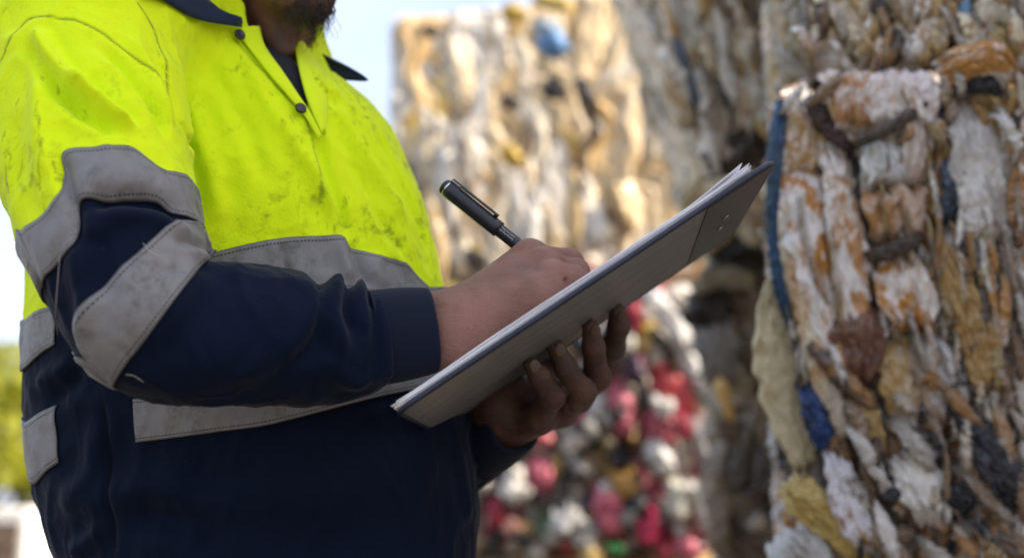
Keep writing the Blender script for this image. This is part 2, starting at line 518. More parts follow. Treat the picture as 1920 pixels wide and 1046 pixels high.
def sleeve_l(p): return cut_end(tube_sdf(p, LC), p, LC)
def shirt_sdf(p):
    t = shirt_torso(p); r = sleeve_r(p)
    k = np.interp(p[:, 1], [-.02, .10, .19], [.003, .008, .03])
    f = smin(t, r, k)
    return smin(f, sleeve_l(p), .01)

def on(f, pts, lift=0.0):
    out_d = 1.0
    out = []
    for px, py in pts:
        d = ray_depth(f, px, py)
        if d is None: d = out_d
        out_d = d
        out.append(L(px, py, d - lift))
    return np.array(out)

# ---- folds: (surface, line seen on it, height mm (+ ridge, - groove), width mm) ------------
FT, FR = shirt_torso, sleeve_r
def dense(line, n=14): return spline(np.array(line, float), n)
FOLDS = []
def fold(f, line, amp, wid, smooth=True):
    pts = on(f, dense(line) if smooth and len(line) > 2 else line)
    FOLDS.append((pts, amp * 1e-3, wid * 1e-3))
# yellow sleeve
fold(FR, [(134, 140), (180, 190), (225, 226), (262, 252)], 9, 6)
fold(FR, [(118, 165), (165, 215), (215, 252)], -7, 6)
fold(FR, [(62, 50), (105, 125), (150, 180), (180, 212)], 8.5, 6.5)
fold(FR, [(70, 60), (76, 150), (84, 250), (100, 330)], 4, 8)
fold(FR, [(180, 75), (235, 130), (285, 200), (318, 270)], -6.5, 6)
fold(FR, [(235, 60), (270, 115), (298, 180), (318, 240)], 5, 8)
fold(FR, [(50, 75), (92, 145), (138, 205), (165, 235)], -5.5, 6)
fold(FR, [(20, 190), (30, 290), (60, 380), (100, 440)], -2.5, 13)
fold(FR, [(60, 160), (66, 250), (90, 340)], 2.5, 12)
# upper tape buckle and the navy elbow
fold(FR, [(118, 280), (128, 340), (146, 400), (140, 470)], -5, 6)
fold(FR, [(150, 320), (220, 322), (290, 345)], 3, 14)
fold(FR, [(150, 380), (220, 378), (300, 382), (350, 425)], -6, 8)
fold(FR, [(175, 405), (240, 405), (310, 425), (360, 450)], 5, 12)
fold(FR, [(140, 450), (150, 520), (165, 590), (160, 640)], 4, 10)
fold(FR, [(190, 430), (200, 500), (190, 570)], -3.5, 12)
fold(FR, [(318, 462), (350, 458), (388, 472)], -3.5, 5)
fold(FR, [(300, 480), (335, 470), (385, 488)], 2.5, 7)
fold(FR, [(296, 490), (304, 512), (340, 506)], -2.5, 5)
# forearm
fold(FR, [(430, 500), (400, 560), (330, 640), (270, 700)], -3, 14)
fold(FR, [(500, 505), (520, 560), (470, 640), (380, 700)], 4, 16)
fold(FR, [(560, 515), (590, 560), (560, 630), (470, 700), (420, 730)], 4.5, 13)
fold(FR, [(600, 520), (612, 575), (590, 640), (520, 710)], -5.5, 9)
fold(FR, [(636, 522), (625, 570), (632, 620), (655, 665), (690, 700)], 5, 9)
fold(FR, [(655, 525), (648, 575), (660, 610), (690, 640)], -5, 7)
fold(FR, [(678, 530), (672, 570), (690, 600)], 4.5, 7)
fold(FR, [(600, 660), (640, 700), (690, 722)], 3.5, 9)
fold(FR, [(690, 535), (704, 590), (707, 650), (700, 712)], -3.5, 5)
# chest
fold(shirt_sdf, [(318, 150), (334, 215), (356, 275), (370, 340), (377, 420)], -3.5, 5)
fold(FT, [(335, 70), (345, 160), (378, 260), (405, 350), (415, 430)], 5, 10)
fold(FT, [(385, 90), (420, 170), (470, 260), (500, 360)], -4, 9)
fold(FT, [(450, 100), (500, 190), (545, 260), (600, 340), (640, 430)], 4.6, 10)
fold(FT, [(600, 240), (610, 320), (640, 400), (650, 450)], -5, 6)
fold(FT, [(628, 190), (660, 260), (720, 350), (770, 440)], 5, 9)
fold(FT, [(640, 270), (690, 360), (740, 450), (770, 500)], -4, 8)
fold(FT, [(600, 160), (616, 175), (632, 178)], 4, 7)
fold(FT, [(590, 130), (600, 190), (600, 235)], 3, 8)
fold(FT, [(692, 230), (735, 300), (775, 390), (805, 480)], -4.5, 7)
fold(FT, [(420, 330), (440, 400), (440, 460)], -2, 10)
fold(FT, [(535, 455), (530, 480), (540, 540)], -2.6, 5)
fold(FT, [(640, 440), (645, 480), (655, 530)], 3, 7)
fold(FT, [(655, 450), (662, 490), (690, 545)], -3.4, 6)
fold(FT, [(735, 485), (755, 515), (770, 545)], -3.2, 6)
fold(FT, [(700, 480), (705, 510), (725, 545)], 2.5, 7)
# belly, hem and back panel
fold(FT, [(190, 735), (198, 800), (205, 870), (210, 960), (212, 1046)], -2.2, 4)
fold(FT, [(120, 985), (180, 940), (260, 915), (360, 930), (480, 985)], 6, 18)
fold(FT, [(110, 950), (160, 900), (180, 840), (176, 780)], 5, 14)
fold(FT, [(225, 985), (290, 965), (370, 985), (430, 1030)], -6, 15)
fold(FT, [(130, 1040), (180, 1000), (196, 975)], 5, 9)
fold(FT, [(430, 890), (560, 920), (700, 910), (840, 870)], 4, 26)
fold(FT, [(330, 860), (420, 960), (560, 1020), (700, 1020)], -4, 22)
fold(FT, [(70, 720), (110, 700), (150, 670)], 3, 10)
fold(FT, [(85, 760), (120, 730), (160, 690)], -3, 9)
fold(FT, [(850, 830), (868, 900), (876, 980)], 3, 9)
def disp(p):
    o = np.zeros(len(p))
    for pts, a, w in FOLDS:
        a = a * 1.2
        near = poly_mean(p, pts) < (np.linalg.norm(pts - pts.mean(0), axis=1).max() + 3 * w)
        if not near.any(): continue
        d, s = poly_dist(p[near], pts)
        t = np.clip(np.minimum(s, 1 - s) / .22, 0, 1); t = t * t * (3 - 2 * t)
        x = d / w
        o[near] += a * t * (np.exp(-x * x * 1.4) - .25 * np.exp(-(x - 1.5) ** 2))
    big = fbm(p * 14, 3, 2) * .0026 + perlin(p * np.array([60, 30, 60]), 8) * .0009 + np.maximum(0, ridged(p * np.array([26, 15, 26]) + 3, 12) - .45) * .0034 + np.maximum(0, ridged(p * np.array([48, 34, 48]) + 9, 14) - .5) * .0014
    return o + big

# ---- areas of the cloth -------------------------------------------------------------------
def tube_coord(p, C):
    """arclength t, angle about the axis, on a tube with axis C"""
    seg = np.diff(C[:, :3], axis=0); ln = np.linalg.norm(seg, axis=1); cum = np.r_[0, np.cumsum(ln)]
    best = np.full(len(p), 1e9); T = np.zeros(len(p)); I = np.zeros(len(p), int); U = np.zeros(len(p))
    for i in range(len(seg)):
        u = np.clip((p - C[i, :3]) @ seg[i] / ln[i] ** 2, 0, 1)
        d = np.linalg.norm(p - C[i, :3] - u[:, None] * seg[i], axis=1) - (C[i, 3] + u * (C[i + 1, 3] - C[i, 3])); m = d < best
        best[m] = d[m]; T[m] = (cum[i] + u * ln[i])[m]; I[m] = i; U[m] = u[m]
    Nn, Bb = frames(C)
    a = C[I, :3] + U[:, None] * seg[I]; r = p - a
    return T, np.arctan2((r * Bb[I]).sum(1), (r * Nn[I]).sum(1))
def frames(C):
    T = np.gradient(C[:, :3], axis=0); T /= np.linalg.norm(T, axis=1)[:, None]
    u = np.array([0, 0, -1.0]); N, B = [], []
    for t in T:
        u = u - t * (u @ t); u /= np.linalg.norm(u); N.append(u.copy()); B.append(np.cross(t, u))
    return np.array(N), np.array(B)
def tube_point(f, C, t, th):
    seg = np.linalg.norm(np.diff(C[:, :3], axis=0), axis=1); cum = np.r_[0, np.cumsum(seg)]
    N, B = frames(C)
    I3 = lambda A: np.stack([np.interp(t, cum, A[:, k]) for k in range(3)], 1)
    a = I3(C[:, :3]); n = I3(N); b = I3(B)
    d = np.cos(th)[:, None] * n + np.sin(th)[:, None] * b; d /= np.linalg.norm(d, axis=1)[:, None]
    return march(f, a, d, .13)
def torso_point(f, y, th):
    cx, rx, cz, rz = tor(y)
    a = np.stack([cx, y, cz], 1); d = np.stack([np.sin(th), 0 * th, -np.cos(th)], 1)
    return march(f, a, d, .30)
def march(f, a, d, smax_, n=70):
    s = np.linspace(0, smax_, n); k = len(a)
    P = a[:, None] + s[None, :, None] * d[:, None]
    v = f(P.reshape(-1, 3)).reshape(k, n)
    i = np.argmax((v[:, 1:] >= 0) & (v[:, :-1] < 0), axis=1)
    v0 = v[np.arange(k), i]; v1 = v[np.arange(k), i + 1]
    s0 = s[i] + v0 / (v0 - v1 + 1e-12) * (s[1] - s[0])
    for _ in range(3):
        q = a + s0[:, None] * d; s0 = s0 - f(q)
    return a + s0[:, None] * d
def lifted(f, P, off):
    return P + grad(f, P) * (disp(P) + off)[:, None]

def ring_fit(px_line, f, C):
    """edge line seen on a tube -> t as a function of angle, closed round the hidden side"""
    P = on(f, dense(px_line, 40)); T, TH = tube_coord(P, C)
    TH = np.unwrap(TH); o = np.argsort(TH); TH, T = TH[o], T[o]
    return np.r_[TH, TH[0] + 2 * math.pi], np.r_[T, T[0]]
def ring_eval(fit, th):
    th0 = fit[0][0]; return np.interp((th - th0) % (2 * math.pi) + th0, *fit)
ARM_TOP_PX = [(44, 434), (75, 408), (114, 371), (118, 328), (121, 285), (180, 279), (244, 276), (300, 321), (340, 333), (366, 366)]
ARM_BOT_PX = [(82, 528), (105, 500), (138, 462), (146, 420), (153, 378), (220, 373), (292, 373), (332, 398), (356, 414), (374, 428)]
ELB_TOP_PX = [(170, 674), (150, 640), (147, 604), (182, 550), (240, 492), (300, 437), (335, 415), (368, 420)]
ELB_BOT_PX = [(217, 718), (224, 704), (242, 676), (272, 638), (318, 575), (360, 520), (385, 488), (396, 472)]
ARM_TOP, ARM_BOT = ring_fit(ARM_TOP_PX, FR, RC), ring_fit(ARM_BOT_PX, FR, RC)
def torso_fit(px_line):
    P = on(FT, dense(px_line, 40)); cx, rx, cz, rz = tor(P[:, 1])
    th = np.arctan2(P[:, 0] - cx, -(P[:, 2] - cz)); o = np.argsort(th)
    return th[o], P[o, 1]
CH_TOP = torso_fit([(300, 500), (420, 470), (520, 448), (600, 444), (640, 443), (655, 463), (720, 484), (760, 498), (798, 540)])
CH_BOT = torso_fit([(300, 600), (420, 575), (520, 555), (640, 548), (700, 552), (760, 568), (800, 600)])
BL_TOP = torso_fit([(249, 748), (330, 738), (480, 715), (600, 690), (700, 668), (780, 655), (840, 650)])
BL_BOT = torso_fit([(258, 829), (330, 820), (420, 808), (500, 797), (600, 772), (700, 746), (780, 730), (850, 722)])
B1_TOP = torso_fit([(47, 602), (70, 586), (104, 572)]); B1_BOT = torso_fit([(49, 697), (80, 664), (110, 646)])
B2_TOP = torso_fit([(56, 790), (80, 772), (104, 759)]); B2_BOT = torso_fit([(72, 906), (92, 884), (119, 862)])

def tape_mesh(name, P, nu, nv, parent, lengths, closed=False):
    U = np.repeat(np.r_[0, np.cumsum(lengths)][:nu] if len(lengths) >= nu - 1 else np.linspace(0, 1, nu), nv)
    Vv = np.tile(np.linspace(0, 1, nv), nu)
    o = obj(name, W(P), grid_faces(nu, nv), M['tape'], parent, uv=np.stack([U, Vv], 1))
    solidify(o, .0012, 0)
    return o
def tube_tape(name, top, bot, f, C, parent, nu=110, nv=16, nh=50):
    """a band sewn round a sleeve: its two edges as seen, closed round the hidden side"""
    tp, bp = spline(np.array(top, float), nu), spline(np.array(bot, float), nu); s = np.linspace(0, 1, nv)
    G = (tp[:, None] + (bp - tp)[:, None] * s[None, :, None]).reshape(-1, 2)
    dd = np.linspace(.74, 1.12, 170)
    P = np.stack([(G[:, 0] - 960) / FPX, (523 - G[:, 1]) / FPX, np.ones(len(G))], 1)[:, None] * dd[None, :, None]
    v = np.concatenate([f(q.reshape(-1, 3)) for q in np.array_split(P, 12)]).reshape(len(G), -1)
    hit = (v < 0).any(1); k = np.maximum(np.argmax(v < 0, 1), 1); r = np.arange(len(G))
    t = v[r, k - 1] / (v[r, k - 1] - v[r, k] + 1e-12); d = dd[k - 1] + t * (dd[1] - dd[0])
    d = np.where(hit, d, dd[np.argmin(v, 1)])
    A = (P[:, 0] / dd[0]) * d[:, None]
    T, TH = tube_coord(A, C); T, TH = T.reshape(nu, nv), TH.reshape(nu, nv)
    base = lifted(f, A, .0016).reshape(nu, nv, 3)
    # hidden side: from the last seen column on round to the first
    a0, a1 = TH[-1], TH[0]; turn = np.sign(np.unwrap(TH[:, nv // 2])[-1] - np.unwrap(TH[:, nv // 2])[0])
    gap = (turn * (a1 - a0)) % (2 * math.pi); w = np.linspace(0, 1, nh + 2)[1:-1]
    th = a0[None] + turn * gap[None] * w[:, None]; tt = T[-1][None] + (T[0] - T[-1])[None] * w[:, None]
    Hd = lifted(f, tube_point(f, C, tt.ravel(), th.ravel()), .0016).reshape(nh, nv, 3)
    Q = np.concatenate([base, Hd, base[:1]]); n = len(Q)
    return tape_mesh(name, Q.reshape(-1, 3), n, nv, parent, np.linalg.norm(np.diff(Q[:, nv // 2], axis=0), axis=1))
def torso_tape(name, top, bot, th0, th1, parent, nu=160, nv=16, end=0.0):
    th = np.linspace(th0, th1, nu); s = np.linspace(0, 1, nv)
    yt, yb = np.interp(th, *top), np.interp(th, *bot)
    Y = yt[:, None] + (yb - yt)[:, None] * s; TH = np.repeat(th[:, None], nv, 1)
    P = lifted(FT, torso_point(FT, Y.ravel(), TH.ravel()), .0016)
    Q = P.reshape(nu, nv, 3)[:, nv // 2]
    return tape_mesh(name, P, nu, nv, parent, np.linalg.norm(np.diff(Q, axis=0), axis=1))

# ================================================================== body
def hand_right(p):
    px = lambda *a: L(*a)
    W1, W2 = px(828, 595, .954), px(828, 645, .944)
    E1, E2 = px(640, 620, .936), px(640, 650, .932)
    mcp = [px(992, 487, 1.000), px(1023, 503, .980), px(1035, 528, .957), px(1015, 566, .937)]
    pip = [px(1066, 494, 1.012), px(1077, 513, .990), px(1080, 533, .962), px(1052, 578, .938)]
    dip = [px(1075, 545, 1.020), px(1083, 560, 1.000), px(1083, 572, .972), px(1062, 610, .945)]
    tip = [px(1072, 585, 1.022), px(1074, 595, 1.002), px(1072, 604, .974), px(1058, 638, .947)]
    above = lambda c, r: c + nv_ * max(0, HTOP + r - (c - CA) @ nv_)
    dip = [above(c, .0085) for c in dip]; tip = [above(c, .0072) for c in tip]; pip = [above(c, .010) for c in pip]; mcp = [above(c, .013) for c in mcp]
    W2 = above(W2, .0178)
    f = smin(capsule(p, E1, W1, .022, .0175), capsule(p, E2, W2, .022, .0178), .02)
    rm = [.0145, .0142, .0135, .013]
    for i in range(4):
        base = W1 + (W2 - W1) * (i / 3.) + np.array([.012, 0, 0])
        f = smin(f, capsule(p, base, mcp[i], .0185, rm[i]), .016)
    g = None
    for i in range(4):
        r = [.0125, .0115, .0095, .0078] if i < 3 else [.0115, .0098, .0085, .007]
        c = smin(capsule(p, mcp[i], pip[i], r[0], r[1]), smin(capsule(p, pip[i], dip[i], r[1] * .97, r[2]), capsule(p, dip[i], tip[i], r[2], r[3]), .004), .005)
        g = c if g is None else smin(g, c, .0014)
    f = smin(f, g, .0065)
    # thumb, on the far side of the pen
    c0, c1, c2, c3 = px(880, 575, .985), px(945, 548, 1.022), px(1010, 545, 1.045), px(1055, 563, 1.04)
    th = chain(p, [c0, c1, c2, above(c3, .0085)], [.019, .0145, .0115, .0085], .006)
    f = smin(f, th, .012)
    # tendons and knuckle heads
    for i in range(3):
        k = mcp[i] + np.array([0, .006, -.006])
        f = smin(f, np.linalg.norm(p - k, axis=1) - .0088, .008)
    f = f - .0006 * perlin(p * 75, 33) - .0011 * np.clip(perlin(p * np.array([38, 95, 60]), 34), 0, 1)
    # creases over the finger joints
    for a, b in (((1046, 512, .95), (1062, 531, .945)), ((1030, 498, .96), (1046, 508, .957)), ((1062, 466, .985), (1068, 482, .975))):
        f = smax(f, -(capsule(p, px(*a), px(*b), .0010, .0010)), .004)
    return f
def hand_left(p):
    px = lambda *a: L(*a)
    w1, w2 = px(928, 760, 1.15), px(946, 797, 1.145)
    e1, e2 = px(850, 822, 1.25), px(860, 850, 1.25)
    f = smin(capsule(p, e1, w1, .026, .020), capsule(p, e2, w2, .026, .0195), .02)
    mcp = [px(1010, 785, 1.105), px(1052, 770, 1.125), px(1082, 745, 1.148), px(1108, 712, 1.172)]
    pip = [px(1036, 742, 1.072), px(1090, 735, 1.082), px(1118, 706, 1.102), px(1146, 650, 1.130)]
    dip = [px(1011, 705, 1.050), px(1060, 688, 1.062), px(1113, 652, 1.075), px(1160, 612, 1.106)]
    tip = [px(995, 683, 1.047), px(1041, 651, 1.056), px(1107, 613, 1.066), px(1158, 584, 1.098)]
    for i in range(4):
        base = w1 + (w2 - w1) * (1 - i / 3.)
        f = smin(f, capsule(p, base, mcp[i], .0178, .0140), .018)
    f = smin(f, capsule(p, px(940, 758, 1.13), px(985, 735, 1.145), .020, .018), .014)
    g = None
    for i in range(4):
        r = [.0115, .0102, .0086, .0064] if i in (0,) else [.0128, .0115, .0094, .0072]
        c = smin(capsule(p, mcp[i], pip[i], r[0], r[1]), smin(capsule(p, pip[i], dip[i], r[1] * .97, r[2]), capsule(p, dip[i], tip[i], r[2], r[3]), .004), .005)
        # finger pads and joint bulges
        c = smin(c, np.linalg.norm(p - pip[i], axis=1) - r[1] * 1.06, .004)
        g = c if g is None else smin(g, c, .002)
    f = smin(f, g, .007)
    c = [px(955, 740, 1.16), px(1000, 700, 1.178), px(1035, 655, 1.165), px(1040, 628, 1.125)]
    f = smin(f, chain(p, c, [.020, .0145, .012, .009], .006), .012)
    for a, b in (((1000, 742, 1.08), (1025, 772, 1.083)), ((1048, 742, 1.075), (1068, 765, 1.09))):
        f = smax(f, -capsule(p, px(*a), px(*b), .0014, .0014), .004)
    return f

# head: looking down at the board, seen from below
HF = np.array([.72, -.47, -.51]); HF /= np.linalg.norm(HF)          # where the face looks
HS = np.cross(HF, [0.16, 1, .1]); HS /= np.linalg.norm(HS)
HU = np.cross(HS, HF)
if HU[1] < 0: HU = -HU
HS = np.cross(HU, HF)
CHIN = L(560, 42, 1.115)
HC = CHIN - HF * .070 + HU * .125                                    # skull centre
def hp(f, u, s=0): return HC + HF * f + HU * u + HS * s
HAX = np.stack([HF, HU, HS])
def head_sdf(p):
    f = ellip(p, hp(-.012, .03), HAX, (.098, .092, .077))
    f = smin(f, ellip(p, hp(.018, -.045), HAX, (.068, .085, .062)), .03)
    f = smin(f, ellip(p, hp(.062, -.108), HAX, (.022, .020, .026)), .022)          # chin
    for s in (-1, 1):
        f = smin(f, capsule(p, hp(-.022, -.060, s * .054), hp(.050, -.108, s * .020), .016, .014), .02)   # jaw
        f = smin(f, capsule(p, hp(.072, .018, s * .012), hp(.066, .022, s * .046), .010, .009), .014)     # brow
        f = smin(f, ellip(p, hp(.058, -.025, s * .043), HAX, (.022, .020, .022)), .02)                   # cheek
        f = smax(f, -(np.linalg.norm(p - hp(.090, -.003, s * .031), axis=1) - .013), .012)               # eye socket
        f = smin(f, ellip(p, hp(-.018, -.012, s * .079), np.stack([HF, HU, HS]), (.018, .032, .008)), .006)  # ear
        f = smin(f, np.linalg.norm(p - hp(.090, -.045, s * .013), axis=1) - .009, .006)                  # nostril wing
    for s in (-1, 1):      # lids, lowered
        lid = np.linalg.norm(p - hp(.0705, -.003, s * .031), axis=1) - .0122
        f = smin(f, smax(lid, -((p - hp(.0705, -.0075, s * .031)) @ HU), .002), .003)
    f = smin(f, chain(p, [hp(.080, .008), hp(.097, -.022), hp(.107, -.040)], [.008, .009, .012], .004), .010)   # nose
    f = smin(f, ellip(p, hp(.084, -.067), HAX, (.010, .0065, .024)), .006)         # upper lip
    f = smin(f, ellip(p, hp(.082, -.080), HAX, (.011, .0075, .021)), .006)         # lower lip
    f = smax(f, -ellip(p, hp(.097, -.0735), HAX, (.010, .0016, .024)), .003)
    nk = chain(p, [L(455, 95, 1.21), L(470, 10, 1.185), hp(-.030, -.045)], [.066, .057, .056], .02)
    f = smin(f, nk, .022)
    f = smin(f, capsule(p, L(528, 88, 1.125), hp(-.02, -.07, .03), .012, .012), .02)   # neck tendon
    return f
def body_core(p):
    """torso, arms, pelvis and legs under the clothes (survey frame)"""
    f = torso_sdf(p, .016)
    f = smin(f, tube_sdf(p, RC, -.022), .02); f = smin(f, tube_sdf(p, LC, -.016), .02)
    w = W(p); hipz = .86
    for s in (-1, 1):
        hip, knee, ank, toe = LEG[s]
        f = smin(f, chain(w, [hip, knee, ank], [.085, .055, .040], .02), .04)
        f = smin(f, capsule(w, ank + [0, 0, -.02], toe, .040, .030), .02)
    return smin(f, head_sdf(p), .02)
_fw = np.array([.78, -.62, 0]); _fw /= np.linalg.norm(_fw); _sd = np.array([.62, .78, 0]); _sd /= np.linalg.norm(_sd)
_hipc = FEET + np.array([0, 0, .86])
LEG = {s: (_hipc + _sd * s * .085, FEET + _sd * s * .10 + [0, 0, .48] + _fw * .03, FEET + _sd * s * .11 + [0, 0, .08], FEET + _sd * s * .12 + [0, 0, .035] + _fw * .15) for s in (-1, 1)}

def bounds(f_pts, pad): 
    f_pts = np.asarray(f_pts); return f_pts.min(0) - pad, f_pts.max(0) + pad

parts = []
v, q = surface_nets(hand_right, L(690, 700, .9) - .03, L(1110, 440, 1.06) + [.012, .012, .02], .0014)
v = relax(v, q, 1)
keep = v[:, 0] > L(745, 0, .95)[0] - .02
parts.append((v, q, np.full(len(v), .12), np.zeros(len(v))))
lo, hi = bounds([L(850, 860, 1.25), L(1180, 560, 1.03), L(1180, 860, 1.2), L(930, 560, 1.0)], .03)
v, q = surface_nets(hand_left, lo, hi, .0014); v = relax(v, q, 1)
parts.append((v, q, np.clip((v[:, 2] * 0 + 1.0), 0, 1), np.zeros(len(v))))  # holding hand: shade under the board painted into the skin, along with dirt
v, q = surface_nets(head_sdf, HC - [.19, .27, .19], HC + .17, .0024)
r_ = (v - HC) @ HAX.T
st = np.clip((r_[:, 0] - .030) / .03, 0, 1) * np.clip((-.052 - r_[:, 1]) / .012, 0, 1)
st = np.maximum(st * (1 - np.clip((.012 - np.abs(r_[:, 1] + .0735)) / .004, 0, 1) * (np.abs(r_[:, 2]) < .024)), 0)
st = st * np.clip((r_[:, 0] - .045) / .02, .25, 1) * (.48 + .25 * perlin(v * 90, 5))
parts.append((v, q, np.full(len(v), .15), np.clip(st, 0, .85)))
lo = to_local(FEET) + [-.3, -.25, -.35]; hi = np.array([.08, .30, 1.65])
lo = np.array([-.48, -1.25, .72])
def core_cut(p):
    return body_core(p)
v, q = surface_nets(core_cut, lo, hi, .009, pad=1.6)
# the coarse core gives way to the fine head and hands
hm = ((v - HC) @ HAX.T)
drop = (np.linalg.norm(v - HC, axis=1) < .155) | (hm[:, 1] > -.06) | ((np.abs(v - HC)[:, [0, 2]] < .17).all(1) & (v[:, 1] > HC[1] - .25) & (np.linalg.norm((v - L(462, 60, 1.19))[:, [0, 2]], axis=1) < .105))
fr = drop[q].any(1); q = q[~fr]
parts.append((v, q, np.full(len(v), .15), np.zeros(len(v))))
V, Q, G, S, n = [], [], [], [], 0
for v, q, g, s in parts:
    V.append(v); Q.append(q + n); G.append(g); S.append(s); n += len(v)
V, Q = world_mesh(np.concatenate(V), np.concatenate(Q))
used = np.zeros(len(V), bool); used[Q.ravel()] = True; remap = np.cumsum(used) - 1
G, S = np.concatenate(G)[used], np.concatenate(S)[used]
person = obj('person', V[used], remap[Q], M['skin'], None, FEET, attrs={'grime_shade': G, 'stubble': S})
tag(person, 'worker in dirty yellow and navy hi-vis shirt writing on a clipboard', 'person')

# ---- shirt
lo = np.array([-.48, HEM - .02, .74]); hi = np.array([.06, .30, 1.56])
v, q = surface_nets(shirt_sdf, lo, hi, .0022)
g = grad(shirt_sdf, v)
t_arm, th_arm = tube_coord(v, RC); t_larm, _ = tube_coord(v, LC)
dR, dL, dT = sleeve_r(v), sleeve_l(v), shirt_torso(v)
is_r = (dR < dT) & (dR < dL); is_l = (dL < dT) & ~is_r
cx, rx, cz, rz = tor(v[:, 1]); th_t = np.arctan2(v[:, 0] - cx, -(v[:, 2] - cz))
mid = lambda a, b, t: .5 * (np.interp(t, *a) + np.interp(t, *b))
back = mid(B1_TOP, B1_BOT, th_t); front = mid(CH_TOP, CH_BOT, th_t)
wmix = np.clip((th_t + .95) / .3, 0, 1)
yb = back * (1 - wmix) + front * wmix
yel = np.where(is_r, .5 * (ring_eval(ARM_TOP, th_arm) + ring_eval(ARM_BOT, th_arm)) - t_arm, np.where(is_l, .20 - t_larm, v[:, 1] - yb))
seam = np.zeros(len(v))
def seam_line(f, line, w=.0011):
    pts = on(f, dense(line, 24)); d, s = poly_dist(v, pts)
    return np.exp(-(d / w) ** 2)
for f_, ln in ((shirt_sdf, [(2, 118), (25, 75), (52, 36), (90, 34), (140, 40), (190, 62), (235, 95), (275, 135), (312, 178)]), (shirt_sdf, [(256, 10), (285, 50), (306, 110), (314, 150), (320, 190)]),
               (FT, [(440, 74), (480, 120), (530, 175), (568, 215), (585, 260), (596, 330), (600, 380)]), (FT, [(190, 735), (198, 800), (205, 870), (210, 960), (212, 1046)]),
               (FR, [(118, 480), (108, 540), (104, 610)])):
    seam = np.maximum(seam, seam_line(f_, ln) * (.75 if f_ is not shirt_sdf else 1))
dirt = np.where(is_r, .55 + .6 * np.exp(-((th_arm + .9) / .8) ** 2), .85) * np.clip(1.1 - (v[:, 1] - .14) * 3, .35, 1.1)
sm = seam * .0008
v2 = v + g * (disp(v) - sm)[:, None]
V, Q = world_mesh(v2, q)
shirt = obj('work_shirt', V, Q, M['shirt'], person, attrs={'yellow': yel, 'seam': seam, 'dirt': dirt})
tape1 = tube_tape('reflective_tape', ARM_TOP_PX, ARM_BOT_PX, FR, RC, shirt)
tape2 = tube_tape('reflective_tape', ELB_TOP_PX, ELB_BOT_PX, FR, RC, shirt)
th0 = CH_TOP[0][0]
torso_tape('reflective_tape', CH_TOP, CH_BOT, CH_TOP[0][0] - .1, CH_TOP[0][-1] + .9, shirt)
torso_tape('reflective_tape', BL_TOP, BL_BOT, BL_BOT[0][0], BL_BOT[0][-1] + .8, shirt, 200)
torso_tape('reflective_tape', B1_TOP, B1_BOT, B1_TOP[0][0] - .8, B1_BOT[0][-1], shirt, 60)
torso_tape('reflective_tape', B2_TOP, B2_BOT, B2_TOP[0][0] - .8, B2_TOP[0][-1], shirt, 60)

# cuffs: knitted tubes with a real opening
def cuff_mesh(name, a, b, ra, rb, parent, bend=None, nu=96, nv=18):
    T = (b - a) / np.linalg.norm(b - a); u = np.cross(T, [0, 1, .2]); u /= np.linalg.norm(u); w = np.cross(T, u)
    prof = [(0, ra * 1.03)] + [(t, ra + (rb - ra) * t + .0012 * math.sin(t * 3.1)) for t in np.linspace(.03, .97, nv)] + [(1, rb - .0008), (1.0, rb - .004), (.9, rb - .0055), (.3, rb - .008)]
    th = np.linspace(0, 2 * math.pi, nu, endpoint=False); P = []
    for i in range(nu):
        for t, r in prof:
            rr = r + (.00055 * math.cos(th[i] * 48)) + .0012 * math.sin(th[i] * 3 + 1) * t
            P.append(a + (b - a) * t + rr * (math.cos(th[i]) * u + math.sin(th[i]) * w * 1.0))
    return obj(name, W(np.array(P)), grid_faces(nu, len(prof), True), M['cuff'], parent)
cuff_mesh('cuff', L(699, 634, .936), L(811, 621, .946), 88 / FPX * .936, 78 / FPX * .946, shirt)
cuff_mesh('cuff', L(900, 834, 1.17), L(961, 796, 1.132), 66 / FPX * 1.16, 58 / FPX * 1.132, shirt)

# undershirt seen in the open neck
def tee(p):
    c_ = capsule(p, NECKHOLE[2], NECKHOLE[5], 0, 0)
    f = torso_sdf(p) + np.interp(c_, [.012, .034], [.003, .022])
    f = smax(f, -(chain(p, LL([(420, -200, 1.21), (478, -10, 1.165), (508, 42, 1.12)]), [.08, .062, .024])), .003)
    return smax(f, c_ - .10, .004)
v, q = surface_nets(tee, np.array([-.36, 0.04, .95]), np.array([-.05, .27, 1.4]), .003)
V, Q = world_mesh(v, q); obj('undershirt', V, Q, M['tee'], person)

# collar: two leaves standing on the neck band
def loft(name, A, Bl, mat, parent, t=.0016, n=24, nv=8, sag=.0):
    A, Bl = spline(A, n), spline(Bl, n); s = np.linspace(0, 1, nv)
    P = A[:, None] + (Bl - A)[:, None] * s[None, :, None]
    P = P + np.array([0, 1, -.4]) * (sag * np.sin(s * math.pi))[None, :, None]
    o = obj(name, W(P.reshape(-1, 3)), grid_faces(n, nv), mat, parent); solidify(o, t, 0); return o
sd = lambda x, y, k=.004: L(x, y, (ray_depth(torso_sdf, x, y) or 1.1) - k)
nearA = [L(335, -110, 1.19), L(352, -50, 1.12), sd(390, 0, .012), sd(425, 26, .012), sd(455, 45, .009)]
sd2 = lambda x, y, k: L(x, y, ray_depth(shirt_sdf, x, y) - k)
nearB = [L(225, -85, 1.10), sd2(258, -35, .009), sd2(308, 1, .009), sd2(368, 36, .009), sd(453, 52, .009)]
loft('collar', nearA, nearB, M['navy'], shirt, sag=.006)
farA = [L(548, 74, 1.235), L(572, 90, 1.225), L(592, 104, 1.215), L(603, 122, 1.205)]
farB = [L(575, 84, 1.215), L(625, 118, 1.195), L(690, 150, 1.175), L(618, 148, 1.19)]
loft('collar', farA, farB, M['navy'], shirt, t=.0022, sag=.002)
